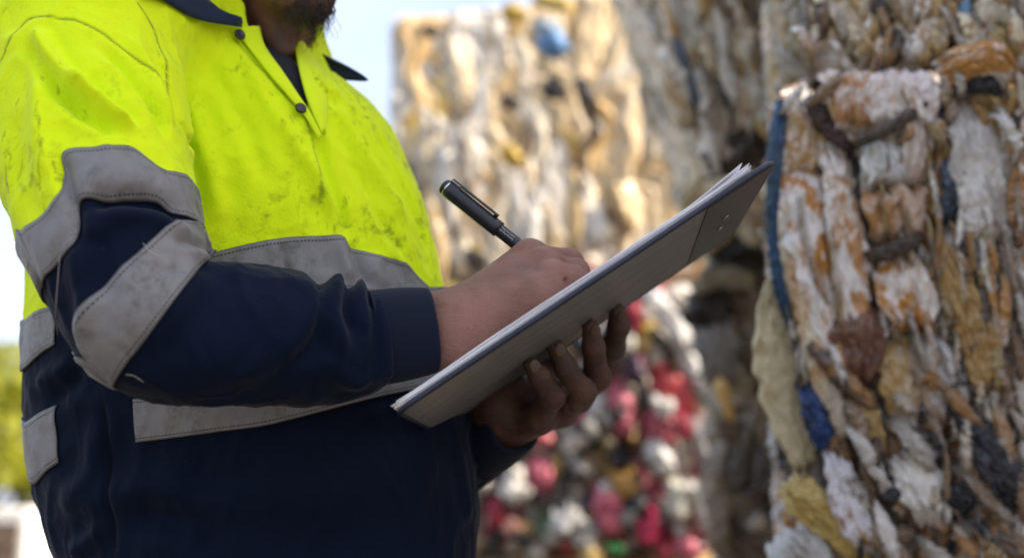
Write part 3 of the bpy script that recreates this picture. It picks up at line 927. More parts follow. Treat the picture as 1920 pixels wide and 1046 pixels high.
# placket: folded strip along the near edge of the opening, with snap buttons
pa = on(torso_sdf, dense([(442, 58), (470, 95), (505, 140), (545, 186), (574, 222), (598, 262)], 30), .0045)
pb = on(torso_sdf, dense([(486, 50), (497, 88), (529, 134), (560, 180), (582, 214), (604, 258)], 30), .0060)
pa[0, 2] -= .002
loft('placket', pa, pb, M['yellow'], shirt, t=.0016, n=40, nv=8, sag=.0012)
pa = on(torso_sdf, dense([(553, 92), (561, 130), (574, 180), (588, 218), (604, 252)], 30), .006)
pb = on(torso_sdf, dense([(570, 82), (594, 112), (609, 150), (614, 200), (609, 252)], 30), .0015)
loft('placket', pa, pb, M['yellow'], shirt, t=.0016, n=40, nv=10, sag=.004)
for (x, y, k) in ((450, 65, .0095), (564, 203, .0085)):
    d = ray_depth(torso_sdf, x, y); c = L(x, y, d - k); n = grad(torso_sdf, c[None])[0]
    a, b = W(c - n * .0012), W(c + n * .0016)
    v_, f_ = lathe_vf(a, b, [(0, .0046), (.0012, .0050), (.0022, .0046), (.0026, .0038), (.0022, .0030), (.0020, .0)][:-1], 20)
    obj('button', v_, f_, M['button'], shirt)
# loose threads at the tape ends
for pts in ([(236, 702, .006), (250, 704, .008), (260, 710, .008), (269, 716, .007)], [(112, 480, .004), (108, 530, .006), (104, 590, .007), (108, 628, .006)], [(268, 455, .004), (280, 470, .006), (300, 480, .005)]):
    c = np.array([L(x, y, (ray_depth(shirt_sdf, x, y)) - k) for x, y, k in pts])
    v_, f_ = tube_vf(W(spline(c, 14)), .0002, 5); obj('loose_thread', v_, f_, M['thread'], shirt)

# fingernails of the holding hand
def nail(c, along, out, w=.0052, l=.0062, t=.0018):
    along = along / np.linalg.norm(along); out = out - along * (out @ along); out /= np.linalg.norm(out); side = np.cross(along, out)
    P = []
    for i in range(9):
        for j in range(9):
            a, b = (i / 8 - .5) * 2, (j / 8 - .5) * 2
            a2, b2 = a * math.sqrt(1 - b * b / 2), b * math.sqrt(1 - a * a / 2)
            P.append(c + along * a2 * l + side * b2 * w - out * (.0016 * b2 * b2 + .0006 * a2 * a2))
    o = obj('fingernail', W(np.array(P)), grid_faces(9, 9), M['nail'], person); solidify(o, .0006, 0)
for tip, dip, o_ in (((995, 683, 1.047), (1011, 705, 1.050), .5), ((1041, 651, 1.056), (1060, 688, 1.062), .45), ((1107, 613, 1.066), (1113, 652, 1.075), .35), ((1158, 584, 1.098), (1160, 612, 1.106), .3)):
    a, b = L(*tip), L(*dip); al = a - b; out = np.array([.55, -.05, -1.0])
    c0 = a + al / np.linalg.norm(al) * -.002
    out2 = out - al * (out @ al) / (al @ al); out2 /= np.linalg.norm(out2)
    s = np.linspace(0, .02, 80); vv = hand_left(c0 + s[:, None] * out2); k = np.argmax(vv > 0)
    nail(c0 + out2 * (s[k] + .0004), al, out2)

# beard: moustache, chin and the long wisp under it
random.seed(3)
def strands(n, root, tipf, r0, name, k=7):
    P = []
    for _ in range(n):
        a = root(); pts = tipf(a); P.append(tube_vf(W(pts), np.linspace(r0, r0 * .35, len(pts)), 4))
    v_, f_ = join_vf(P); return obj(name, v_, f_, M['hair'], person)
def surf_pt(f, u, s):
    d = np.linspace(.0, .14, 140); vv = head_sdf(np.array([hp(x, u, s) for x in d])); k = len(d) - 1 - np.argmax(vv[::-1] < 0)
    return hp(d[k], u, s)
def chin_root():
    s = random.uniform(-.026, .026); u = random.uniform(-.124, -.092); return surf_pt(None, u, s)
def chin_tip(a):
    l = random.uniform(.010, .026); d = HF * .45 - HU * .9 + HS * random.uniform(-.25, .25); d /= np.linalg.norm(d)
    c = np.array([random.uniform(-.5, .5) for _ in range(3)])
    return np.array([a + d * l * t + c * l * .55 * t * t + HF * .004 * math.sin(t * 7 + c[0] * 6) for t in np.linspace(0, 1, 8)])
strands(190, chin_root, chin_tip, .00032, 'beard')
def lip_root():
    s = random.uniform(-.028, .028); return surf_pt(None, -.056 - abs(s) * .25 + random.uniform(-.004, .004), s)
def lip_tip(a):
    s = (a - HC) @ HS; d = HF * .25 - HU * .8 + HS * s * 14; d /= np.linalg.norm(d); l = random.uniform(.005, .010)
    return np.array([a + d * l * t for t in np.linspace(0, 1, 4)])
strands(170, lip_root, lip_tip, .0003, 'moustache')
def scalp(p):
    q_ = (p - HC) @ HAX.T
    f = ellip(p, hp(-.016, .034), HAX, (.104, .098, .083))
    f = smax(f, .004 - q_[:, 1] + np.clip(q_[:, 0] + .03, 0, 1) * .55, .012)
    return f + perlin(p * 70, 4) * .002
v, q = surface_nets(scalp, HC - .16, HC + .16, .004); V, Q = world_mesh(v, q); obj('hair', V, Q, M['hair'], person)
for s in (-1, 1):
    c = W(hp(.0705, -.003, s * .031)); v_, f_ = lathe_vf(c - [0, 0, .0105], c + [0, 0, .0105], [(.0105 - .0105 * math.cos(t), max(.0002, .0105 * math.sin(t))) for t in np.linspace(0, math.pi, 12)], 16)
    obj('eye', v_, f_, M['eye'], person)

# trousers and boots (below the picture)
def trousers(w):
    f = None
    for s in (-1, 1):
        hip, knee, ank, toe = LEG[s]
        c = chain(w, [hip + [0, 0, .03], knee, ank + [0, 0, .01]], [.100, .085, .075], .02); f = c if f is None else smin(f, c, .05)
    f = smin(f, capsule(w, _hipc + [0, 0, .0], _hipc + [0, 0, .10], .13, .115), .05)
    f = f + perlin(w * 16, 6) * .004
    return np.maximum(f, .07 - w[:, 2])
v, q = surface_nets(trousers, FEET + [-.35, -.35, .04], FEET + [.35, .35, 1.12], .009); obj('trousers', v, q, M['trouser'], person)
for s in (-1, 1):
    hip, knee, ank, toe = LEG[s]
    def boot(w):
        f = smin(capsule(w, ank + [0, 0, .03], ank, .052, .052), capsule(w, ank + [0, 0, -.03], toe, .050, .043), .03)
        return np.maximum(f, .002 - w[:, 2])
    v, q = surface_nets(boot, np.minimum(ank, toe) - .1, np.maximum(ank, toe) + .14, .008); obj('boot', v, q, M['boot'], person)
# ================================================================== CLIPBOARD, PAPER, PEN
M['vinyl'] = m_plain('scuffed_grey_vinyl', (.115, .105, .095), .34, col2=(.15, .138, .122), nscale=14, bump=.25, bscale=90, bdist=.0015)
def m_board():
    s = NT('streaked_grey_board_back')
    c = s.coord()
    sc_ = s.ramp(s.noise(60, 5, s.coord((7, .35, .35), (0, R(-33), 0), kind='TEXTURE'), .7), [(.42, 0), (.62, 1)])
    a = s.mix(s.noise(7, 3, c), (.095, .092, .092), (.145, .14, .138))
    a = s.mix(s.math('MULTIPLY', sc_, .55), a, (.27, .265, .26))  # paler streaks mixed into the grey along the board
    a = s.mix(s.math('MULTIPLY', s.ramp(s.noise(300, 2, c), [(.68, 0), (.75, 1)]), .5), a, (.04, .035, .03))
    s.p(Base_Color=a, Roughness=.38); s.bump(s.math('ADD', s.noise(60, 5, s.coord((7, .35, .35), (0, R(-33), 0), kind='TEXTURE'), .7), s.noise(16, 2, c)), .4, .002); return s.m
M['board'] = m_board()
M['vinyl_edge'] = m_plain('navy_vinyl_binding', (.012, .015, .035), .35, col2=(.02, .025, .05))
M['vinyl_strip'] = m_plain('dark_grey_vinyl_strip', (.035, .031, .029), .4, col2=(.05, .045, .042), bump=.2, bscale=120)
M['steel'] = m_plain('dull_steel', (.42, .42, .43), .35, 1.0, bump=.1)
M['paper'] = m_plain('white_paper', (.86, .85, .88), .7, col2=(.80, .79, .83), nscale=60, bump=.15, bscale=500, bdist=.0004)

bc = BP(BL_ / 2, BW_ / 2)
clip = empty('clipboard', W(bc))
tag(clip, 'grey-backed clipboard held up from below, dark strip with rivets at its top end', 'clipboard')
def rounded_rect(l0, l1, w0, w1, r, n=7):
    P = []
    for cx_, cy_, a0 in ((l1 - r, w1 - r, 0), (l0 + r, w1 - r, 90), (l0 + r, w0 + r, 180), (l1 - r, w0 + r, 270)):
        for k in range(n):
            a = R(a0 + 90 * k / (n - 1)); P.append((cx_ + r * math.cos(a), cy_ + r * math.sin(a)))
    return P
def slab(name, outline, h0, h1, mat, parent, warp=None, bev=.0):
    n = len(outline)
    V = [BP(l, w, h0) for l, w in outline] + [BP(l, w, h1) for l, w in outline]
    F = [tuple(range(n)), tuple(range(n, 2 * n))[::-1]] + [(i, i + n, (i + 1) % n + n, (i + 1) % n) for i in range(n)]
    o = obj(name, W(np.array(V)), F, mat, parent, smooth=False)
    if bev: bevel(o, bev)
    return o
T_ = .0030
slab('board', rounded_rect(.0015, BL_ - .0015, .0015, BW_ - .0015, .012), 0, T_, M['board'], clip, bev=.0006)
# stitched binding running round the edge of the board
ring = rounded_rect(0, BL_, 0, BW_, .0135, 9); ring.append(ring[0])
v_, f_ = tube_vf(W(np.array([BP(l, w, T_ * .5) for l, w in ring])), .0022, 8)
obj('edge_binding', v_, f_, M['vinyl_edge'], clip)
slab('backing_strip', [(BL_ - .058, .004), (BL_ - .003, .004), (BL_ - .003, BW_ - .004), (BL_ - .050, BW_ - .004)], -.0009, -.0001, M['vinyl_strip'], clip)
for w_ in (.098, .140):
    v_, f_ = lathe_vf(W(BP(BL_ - .030, w_, -.0009)), W(BP(BL_ - .030, w_, -.004)), [(0, .0030), (.0009, .0028), (.0014, .0020), (.0016, .0006)], 18)
    obj('rivet', v_, f_, M['steel'], clip)
cm = clip_part = obj('clip', *[x if i else W(x) for i, x in enumerate(box_vf(BP(BL_ - .018, BW_ / 2, T_ + .0062), np.stack([lv, wv, nv_]), (.012, .055, .0006)))], M['steel'], clip, smooth=False)
bevel(cm, .0005)
v_, f_ = tube_vf(W(np.array([BP(BL_ - .010, BW_ / 2 + x, T_ + .0042) for x in np.linspace(-.05, .05, 8)])), .0034, 10); obj('spring_bar', v_, f_, M['steel'], cm)

# a pad of loose sheets
random.seed(5); PV, PF, n_ = [], [], 0
for k in range(NS):
    h = T_ + .0008 + k * .00052
    l0 = .0015 + random.uniform(-.003, .003) - .0002 * k; l1 = BL_ - .018 + random.uniform(-.004, .003); w0 = .003 + random.uniform(-.0015, .0012); w1 = w0 + .21
    nu, nw = 30, 12; P = []
    lift = .0012 * k / NS + random.uniform(0, .0012)
    for i in range(nu):
        for j in range(nw):
            a, b = i / (nu - 1), j / (nw - 1); l = l0 + (l1 - l0) * a; w = w0 + (w1 - w0) * b
            up_ = lift * max(0, (a - .72) / .28) ** 2 * 1.7 + .0010 * math.sin(a * 5 + k) * (k / NS) * (1 - b) + max(0, .06 - a) / .06 * random.uniform(.0, .0008) + .0012 * (k / NS) * max(0, 1 - b * 5) * math.sin(a * 9 + k * .6)
            P.append(BP(l, w, h + max(0, up_)))
    PV.append(np.array(P)); PF.append(grid_faces(nu, nw) + n_); n_ += nu * nw
pad = obj('paper_pad', W(np.concatenate(PV)), np.concatenate(PF), M['paper'], None, W(BP(BL_ / 2, .1, .004)))
solidify(pad, .00048, 0)
tag(pad, 'pad of loose white sheets lying on the clipboard under the writing hand', 'paper')
HTOP = T_ + .0008 + NS * .00052 + .001

# ---- pen
M['pen'] = m_plain('black_pen_plastic', (.010, .012, .018), .32, col2=(.014, .016, .024), nscale=40, bump=.08, bscale=600)
M['pen_steel'] = m_plain('bright_steel', (.75, .76, .78), .2, 1.0)
M['print'] = m_plain('pale_grey_print', (.45, .46, .50), .6)
def on_board(px, py, h):
    d0 = L(px, py, 1.0); t = ((BP(0, 0, h)) @ nv_) / (d0 @ nv_); return d0 * t
p_end = L(833, 349, 1.035); p_mid = L(958, 449, 1.025)
dr = (p_mid - p_end) / np.linalg.norm(p_mid - p_end)
# run on to the paper
s_ = ((BP(0, 0, HTOP) - p_end) @ nv_) / (dr @ nv_)
s_ = float(np.clip(s_, .125, .150))
tip = p_end + dr * s_
pen = empty('pen', W(tip)); tag(pen, 'black pen with a long clip slanting up out of the writing hand', 'pen')
pe, pt = W(p_end), W(tip); ln = np.linalg.norm(pt - pe)
v_, f_ = lathe_vf(pe, pt, [(.050, .0050), (.0515, .0052), (.060, .0053), (ln - .030, .0053), (ln - .012, .0035), (ln - .003, .0012), (ln, .0004)], 28); obj('barrel', v_, f_, M['pen'], pen)
v_, f_ = lathe_vf(pe, pt, [(.0035, .0063), (.004, .0068), (.008, .0069), (.054, .0067), (.0575, .0066), (.0578, .0058)], 28); cap = obj('cap', v_, f_, M['pen'], pen)
v_, f_ = lathe_vf(pe, pt, [(-.0020, .0030), (-.0012, .0052), (0, .0064), (.0022, .0065)], 10); obj('end_plug', v_, f_, M['pen'], pen)
v_, f_ = lathe_vf(pe, pt, [(.0022, .0060), (.0024, .0063), (.0036, .0063), (.0038, .0060)], 24); obj('steel_ring', v_, f_, M['pen_steel'], pen)
dw = (pt - pe) / ln; upw = np.array([.2, -.55, 1.0]); upw -= dw * (upw @ dw); upw /= np.linalg.norm(upw); sdw = np.cross(dw, upw)
cl = join_vf([box_vf(pe + dw * .0075 + upw * .0074, np.stack([dw, upw, sdw]), (.0048, .0019, .0021))])
o_ = obj('clip_block', cl[0], cl[1], M['pen_steel'], pen, smooth=False); bevel(o_, .0004)
cl = join_vf([box_vf(pe + dw * .027 + upw * .0092, np.stack([dw, upw, sdw]), (.0240, .00055, .0018)), box_vf(pe + dw * .0490 + upw * .0081, np.stack([dw, upw, sdw]), (.0018, .0010, .0015))])
o_ = obj('clip', cl[0], cl[1], M['pen'], pen, smooth=False); bevel(o_, .0003)
# the tiny worn print on the barrel: unreadable flecks along two lines
random.seed(11); fl = []
tocam = CAM - (pe + dw * .06); tocam -= dw * (tocam @ dw); tocam /= np.linalg.norm(tocam); sdc = np.cross(dw, tocam)
for row, ang in ((0, .15), (1, .62)):
    x = .0595
    while x < .072:
        w_ = random.uniform(.0003, .0007); a = ang + random.uniform(-.05, .05)
        nn = math.cos(a) * tocam + math.sin(a) * (sdc if sdc[2] > 0 else -sdc); ss = np.cross(dw, nn)
        fl.append(box_vf(pe + dw * x + nn * .00531, np.stack([dw, nn, ss]), (w_ * .5, .00005, random.uniform(.0003, .0006)))); x += w_ + random.uniform(.0003, .0006)
v_, f_ = join_vf(fl); obj('worn_print', v_, f_, M['print'], pen, smooth=False)
# ================================================================== BALES OF CRUSHED PLASTIC
M['film'] = m_film(mscale=24, bscale=120, bdist=.004, bump=.45, stretch=.5)
M['film_far'] = m_film('crushed_plastic_film_far', mscale=12, bscale=60, bdist=.008, bump=.5)

def worley(u, v, cw, ch, seed, jit=.85):
    gi = np.floor(u / cw).astype(int); gj = np.floor(v / ch).astype(int)
    d1 = np.full(len(u), 9e9); d2 = d1.copy(); sid = np.zeros(len(u), np.uint32); lx = np.zeros(len(u)); ly = lx.copy()
    for di in (-1, 0, 1):
        for dj in (-1, 0, 1):
            a, b = gi + di, gj + dj
            r = _hash(a, b, 0 * a, seed); r2 = _hash(a, b, 0 * a + 1, seed)
            su = a + .5 + ((r & np.uint32(1023)) / 1023. - .5) * jit + .5 * (b % 2); sv = b + .5 + ((r2 & np.uint32(1023)) / 1023. - .5) * jit
            x, y = u / cw - su, v / ch - sv; d = np.hypot(x, y)
            m = d < d1
            d2 = np.where(m, d1, np.minimum(d2, d)); sid = np.where(m, r ^ (r2 * np.uint32(7919)), sid); lx = np.where(m, x, lx); ly = np.where(m, y, ly); d1 = np.where(m, d, d1)
    return d1, d2, sid, lx, ly
def rnd(sid, k):
    return (_hash(sid.astype(np.int64), 0 * sid.astype(np.int64) + k, 0 * sid.astype(np.int64), 91) & np.uint32(65535)) / 65535.

def bale(label, c0, width, depth, z0, z1, yaw, res, cell, palette, seed, mat, off=.018, edge=.03, foldamp=.008, crumple=.006, region=None, top_rise=None, coarse=False, skew=0.0, lean=0.0, facet=.005, fcell=.028):
    """c0 = left front lower corner (x, y); turned by yaw degrees; bound pieces bulge out of the faces"""
    ca, sa = math.cos(R(yaw)), math.sin(R(yaw)); ex = np.array([ca, sa]); ey = np.array([-sa, ca]); c0 = np.array(c0, float)
    rc = .05
    def seglen(a, b, r): return np.linspace(a, b, max(3, int(abs(b - a) / r)), endpoint=False)
    cr = res * 4
    us = np.concatenate([seglen(-depth, 0, res * 1.6), seglen(0, width, res), seglen(width, width + depth, res * 2.5), seglen(width + depth, 2 * width + depth, cr * 2)])
    uu = us % (2 * (width + depth)) if False else us
    X = np.zeros((len(us), 2)); N = np.zeros((len(us), 2))
    for i, u in enumerate(us):
        if u < 0: X[i] = (0, -u); N[i] = (-1, 0)
        elif u < width: X[i] = (u, 0); N[i] = (0, -1)
        elif u < width + depth: X[i] = (width, u - width); N[i] = (1, 0)
        else: X[i] = (2 * width + depth - u, depth); N[i] = (0, 1)
    # round the corners
    for cx_, cy_, sx, sy in ((0, 0, 1, 1), (width, 0, -1, 1), (0, depth, 1, -1), (width, depth, -1, -1)):
        q = np.array([cx_ + sx * rc, cy_ + sy * rc]); d = X - q
        m = (d[:, 0] * sx < 0) & (d[:, 1] * sy < 0); n = d[m] / (np.linalg.norm(d[m], axis=1)[:, None] + 1e-9); X[m] = q + n * rc; N[m] = n
    k = np.array([1, 2, 3, 2, 1.]); k /= k.sum()
    nvr = max(6, int((z1 - z0) / res)); vs = np.linspace(0, z1 - z0, nvr)
    U = np.repeat(us, nvr); Vv = np.tile(vs, len(us)); XX = np.repeat(X, nvr, 0); NN = np.repeat(N, nvr, 0)
    s3 = lambda f, o=0.: np.stack([U * f, Vv * f, 0 * U + o + seed], 1)
    cw, ch = cell
    wu = U + perlin(s3(2.2 / cw * .4), seed) * cw * .55 + skew * (Vv - (z1 - z0) / 2) + perlin(s3(1.1 / cw), seed + 5) * cw * .22
    wv_ = Vv + perlin(s3(1.6 / ch, 7), seed + 1) * ch * .35
    # three lots of overlapping pieces: the one that stands highest shows, the rest make the gaps
    H, COLP, PICK2 = None, None, None
    for lot, (fw, fh, lev) in enumerate(((1.0, 1.0, 0.0), (.72, 1.25, .25), (.46, .52, .12))):
        du = perlin(s3(3.1 / cw * .5, 11 * lot), seed + 40 + lot) * cw * .22
        d1, d2, sid, lx, ly = worley(wu + 1.7 * lot + du, wv_ + .9 * lot, cw * fw, ch * fh, seed + 60 * lot)
        r = [rnd(sid, j) for j in range(9)]
        ed = np.clip((d2 - d1) / .22, 0, 1)
        ang = (r[4] - .5) * .9
        pl = wu * np.cos(ang) + wv_ * np.sin(ang); al = -wu * np.sin(ang) + wv_ * np.cos(ang)
        pf = 2.4 / cw * (.6 + r[5]) / fw ** .5
        pleat = 1 - 2.2 * np.abs(perlin(np.stack([pl * pf, al * pf * .14, sid % 97 * 1.7], 1), seed + 20)) ** .85
        hh = (r[1] - .5) * 2.6 * off - lev * off + edge * .8 * (1 - (1 - ed) ** 1.8) + off * 1.5 * ((r[2] - .5) * lx + (r[3] - .5) * ly) + foldamp * pleat * (.5 + r[6])
        key = np.where(r[0] < (.30 if lot else -1), -1.0, hh)      # some pieces of the later lots are missing
        pk = np.stack([r[7], r[8]], 1)
        if H is None: H, PK, SID = key, pk, sid
        else:
            m = key > H; H = np.where(m, key, H); PK = np.where(m[:, None], pk, PK); SID = np.where(m, sid, SID)
    h = H + crumple * (1 - 2 * np.abs(perlin(np.stack([wu * 6 / cw, wv_ * 2.6 / cw, SID % 53 * 2.1], 1), seed + 30))) * .7 + crumple * .4 * (1 - 2 * np.abs(perlin(np.stack([wu * 15 / cw, wv_ * 8 / cw, SID % 31 * 1.3], 1), seed + 31)))
    for fk in (1.0, .42):
        f1, f2, fs, fx, fy = worley(wu + perlin(s3(20), 3) * .02, wv_, fcell * fk, fcell * 1.9 * fk, seed + 300)
        h = h + facet * fk * ((rnd(fs, 1) - .5) * 1.6 * fx + (rnd(fs, 2) - .5) * 1.2 * fy + .7 * np.minimum(f2 - f1, .6))
    h = h - edge - off * 1.2
    R6 = rnd(SID, 6)
    rz = np.minimum(Vv, (z1 - z0) - Vv); rr = .07; inset = rr * (1 - np.sqrt(np.clip(1 - (1 - np.clip(rz / rr, 0, 1)) ** 2, 0, 1)))
    P2 = XX + NN * (h - inset)[:, None]
    Z = z0 + Vv + (R6 - .5) * .02 * np.clip(rz / .1, 0, 1) + (Vv / (z1 - z0)) * perlin(np.stack([U * 2.5, 0 * U, 0 * U + seed], 1), seed) * .03
    if top_rise: Z = Z + (Vv / (z1 - z0)) ** 3 * top_rise(XX[:, 0] / width)
    xy = c0 + P2[:, :1] * ex + P2[:, 1:] * ey
    xy = xy - ex * (lean * (Z - z0))[:, None]
    V3 = np.concatenate([xy, Z[:, None]], 1)
    # colours
    wts = np.cumsum([p[0] for p in palette]); wts = wts / wts[-1]
    pick = PK[:, 0]
    if region is not None: pick = region(pick, XX[:, 0] / width, Vv / (z1 - z0), None)
    idx = np.clip(np.searchsorted(wts, pick), 0, len(palette) - 1)
    A = np.array([p[1] for p in palette])[idx]; B = np.array([p[2] for p in palette])[idx]; pa_ = np.array([p[3] for p in palette])[idx]
    var = (.74 + .5 * PK[:, 1])[:, None]
    nu = len(us)
    F = grid_faces(nu, nvr, True)
    # caps
    Vg = V3.reshape(nu, nvr, 3); cols = [A * var, B * var, pa_]
    ctr = c0 + ex * width / 2 + ey * depth / 2
    extra, ef, n0 = [], [], len(V3)
    for row, zc in ((nvr - 1, z1), (0, z0)):
        ringv = Vg[:, row]; prev = np.arange(nu) * nvr + row
        for t in (.25, .6, 1.0):
            c = ringv + (np.array([*ctr, ringv[:, 2].mean()]) - ringv) * t; c[:, 2] += perlin(c * 9, seed + 2) * .02
            ids = n0 + np.arange(nu); n0 += nu; extra.append(c)
            q = np.stack([prev, np.roll(prev, -1), np.roll(ids, -1), ids], 1); ef.append(q if row else q[:, ::-1]); prev = ids
    Vall = np.concatenate([V3] + extra); Fall = np.concatenate([F] + ef)
    rep = lambda a: np.concatenate([a] + [a.reshape(nu, nvr, *a.shape[1:])[:, (nvr - 1)]] * 3 + [a.reshape(nu, nvr, *a.shape[1:])[:, 0]] * 3)
    o = obj('plastic_bale', Vall, Fall, mat, None, (*ctr, z0), cols={'piece': rep(cols[0]), 'print': rep(cols[1])}, attrs={'print_amount': rep(cols[2])})
    tag(o, label, 'bale', 'bales of crushed plastic waste')
    return o

_rs = np.random.default_rng(21)
def ribbon(parent, pts, widths, col, name='film_strip', print_col=None, amt=.6, arch=.08, crumple=.08, mat='film', nl=72, nw=25, thick=.0012, seed=None, pleat=.12, ragged=.26, into=None):
    """a strip of film lying on or hanging from a bale: pts = (px, py, metres away), widths in seen pixels"""
    seed = int(_rs.integers(1000)) if seed is None else seed
    P = LL(pts); S = spline(np.concatenate([P, (np.array(widths, float) / FPX * P[:, 2])[:, None]], 1), nl)
    C, Wd = S[:, :3], np.maximum(S[:, 3], .62 * S[:, 3].max())
    T = np.gradient(C, axis=0); T /= np.linalg.norm(T, axis=1)[:, None]; out = np.array([0, 0, -1.0])
    sd__ = np.cross(T, out); sd__ /= np.linalg.norm(sd__, axis=1)[:, None]; ow = np.cross(sd__, T)
    s = np.linspace(-.5, .5, nw); ln = np.linspace(0, 1, nl); wmean = Wd.mean(); asp = np.linalg.norm(C[-1] - C[0]) / wmean
    A_, B_ = np.meshgrid(ln * asp, s, indexing='ij'); q = np.stack([A_.ravel() * 1.3, B_.ravel() * 3, 0 * A_.ravel() + seed], 1)
    n1 = perlin(q, seed).reshape(nl, nw); n2 = (1 - 2 * np.abs(perlin(q * [.7, 2.2, 1], seed + 1))).reshape(nl, nw); n3 = (1 - 2 * np.abs(perlin(q * [3.2, 2.6, 1], seed + 2))).reshape(nl, nw)
    n4 = (1 - 2.4 * np.abs(perlin(q * [1.1, 5.5, 1], seed + 8))).reshape(nl, nw)
    wv2 = Wd[:, None] * (1 + ragged * perlin(np.stack([ln * asp * 2.3, 0 * ln, 0 * ln + seed], 1), seed + 3)[:, None])
    edge_l = ragged * .8 * perlin(np.stack([ln * asp * 3.1, 0 * ln + 4, 0 * ln + seed], 1), seed + 4)[:, None] * wv2
    lift = arch * Wd[:, None] * (1 - (2 * s[None]) ** 2) + wmean * (crumple * n1 + pleat * n2 + .55 * crumple * n3) + np.minimum(wmean, .03) * .10 * n4
    endt = (np.abs(s)[None, :] ** 2) * wmean * .5 * (np.array(_rs.normal(size=1)) * .3)
    lift = lift - (np.abs(2 * ln - 1) ** 5)[:, None] * (.03 if mat == 'film' else .09)
    cr = (1 - 2.6 * np.abs(perlin(np.stack([A_.ravel() * wmean / .085 + 3 * n1.ravel(), B_.ravel() * wmean / .011 + 1.2 * n1.ravel(), 0 * A_.ravel() + seed], 1), seed + 12))).reshape(nl, nw)
    cr2 = (1 - 2.6 * np.abs(perlin(np.stack([A_.ravel() * wmean / .022, B_.ravel() * wmean / .026, 0 * A_.ravel() + seed], 1), seed + 13))).reshape(nl, nw)
    sc_ = 1 if mat == 'film' else 3.0
    lift = lift + sc_ * (.0024 * cr + .0010 * np.maximum(cr2, -.3)) - sc_ * .009 * np.clip(np.abs(2 * s) - .55, 0, 1)[None] ** 1.2
    V = C[:, None] + sd__[:, None] * (s[None, :, None] * wv2[..., None] + .3 * edge_l[..., None]) + ow[:, None] * lift[..., None] + T[:, None] * (ragged * wmean * perlin(np.stack([s * 5, 0 * s, 0 * s + seed], 1), seed + 6))[None, :, None]
    c = np.array(col, float); pc = np.array(print_col if print_col is not None else c * .6)
    n = nl * nw
    if into is not None:
        into.append((W(V.reshape(-1, 3)), grid_faces(nl, nw), np.tile(c, (n, 1)), np.tile(pc, (n, 1)), np.full(n, amt))); return
    o = obj(name, W(V.reshape(-1, 3)), grid_faces(nl, nw), M[mat], parent, cols={'piece': np.tile(c, (n, 1)), 'print': np.tile(pc, (n, 1))}, attrs={'print_amount': np.full(n, amt)})
    solidify(o, thick, 0)
    return o

WHT, GRY, TAN, BRN, DRK, OCH, CRM, BLK = (.80, .76, .74), (.46, .44, .43), (.50, .30, .12), (.47, .205, .042), (.055, .042, .034), (.46, .30, .085), (.74, .65, .48), (.016, .017, .021)
BLU, NVY, RED, PNK, YEL = (.025, .085, .19), (.012, .02, .06), (.30, .022, .045), (.52, .12, .165), (.50, .33, .06)
xw = lambda px, y: (px - 960) / FPX * y

# the far stack: pale bale on top of a bale of red and white bottles, on a plain bale
PAL_CREAM = [(.40, (.80, .62, .38), (.62, .42, .20), .5), (.15, (.84, .78, .70), (.66, .54, .36), .4), (.24, (.54, .33, .12), (.70, .54, .32), .5), (.10, (.72, .62, .46), (.50, .44, .38), .5),
             (.04, (.46, .42, .38), (.34, .3, .26), .5), (.05, (.52, .35, .07), (.42, .27, .10), .5), (.05, (.10, .065, .04), (.24, .16, .09), .4)]
def reg_cream(p, x, z, u2):
    return np.where((x < .22) & (p < .34), .40, p)
far_y = 4.5
b_cream = bale('pale cream bale with a sunlit upper edge, top of the blurred far stack', (xw(722, far_y), far_y), 1.62, 1.0, 1.84, 2.85, 0, .0085, (.13, .42), PAL_CREAM, 11, M['film_far'],
               off=.010, edge=.012, foldamp=.013, crumple=.006, region=reg_cream, facet=.007, fcell=.07, top_rise=lambda x: .09 * np.clip((x - .1) * 2.5, 0, 1))
PAL_RED = [(.32, (.58, .54, .48), (.4, .33, .26), .5), (.12, PNK, (.60, .3, .30), .5), (.09, RED, (.5, .1, .1), .4), (.14, BLK, (.05, .045, .05), .4), (.10, (.5, .42, .3), (.40, .28, .16), .5),
           (.09, (.34, .32, .30), (.2, .19, .18), .5), (.05, (.42, .25, .06), (.5, .3, .1), .4), (.02, (.05, .20, .06), (.1, .2, .1), .4), (.02, (.08, .07, .17), (.2, .2, .3), .3)]
b_red = bale('bale of crushed white, pink and red packaging under the pale cream bale', (xw(760, 4.42), 4.42), xw(1345, 4.42) - xw(760, 4.42), 1.0, .88, 1.83, 0, .0085, (.065, .125), PAL_RED, 23, M['film_far'],
             off=.028, edge=.034, foldamp=.012, crumple=.012, facet=.016, fcell=.06)
b_base = bale('lowest bale of the far stack, beneath the pink and red one', (xw(790, 4.5), 4.5), 1.3, 1.0, 0, .875, 0, .03, (.12, .2), PAL_CREAM, 31, M['film_far'])
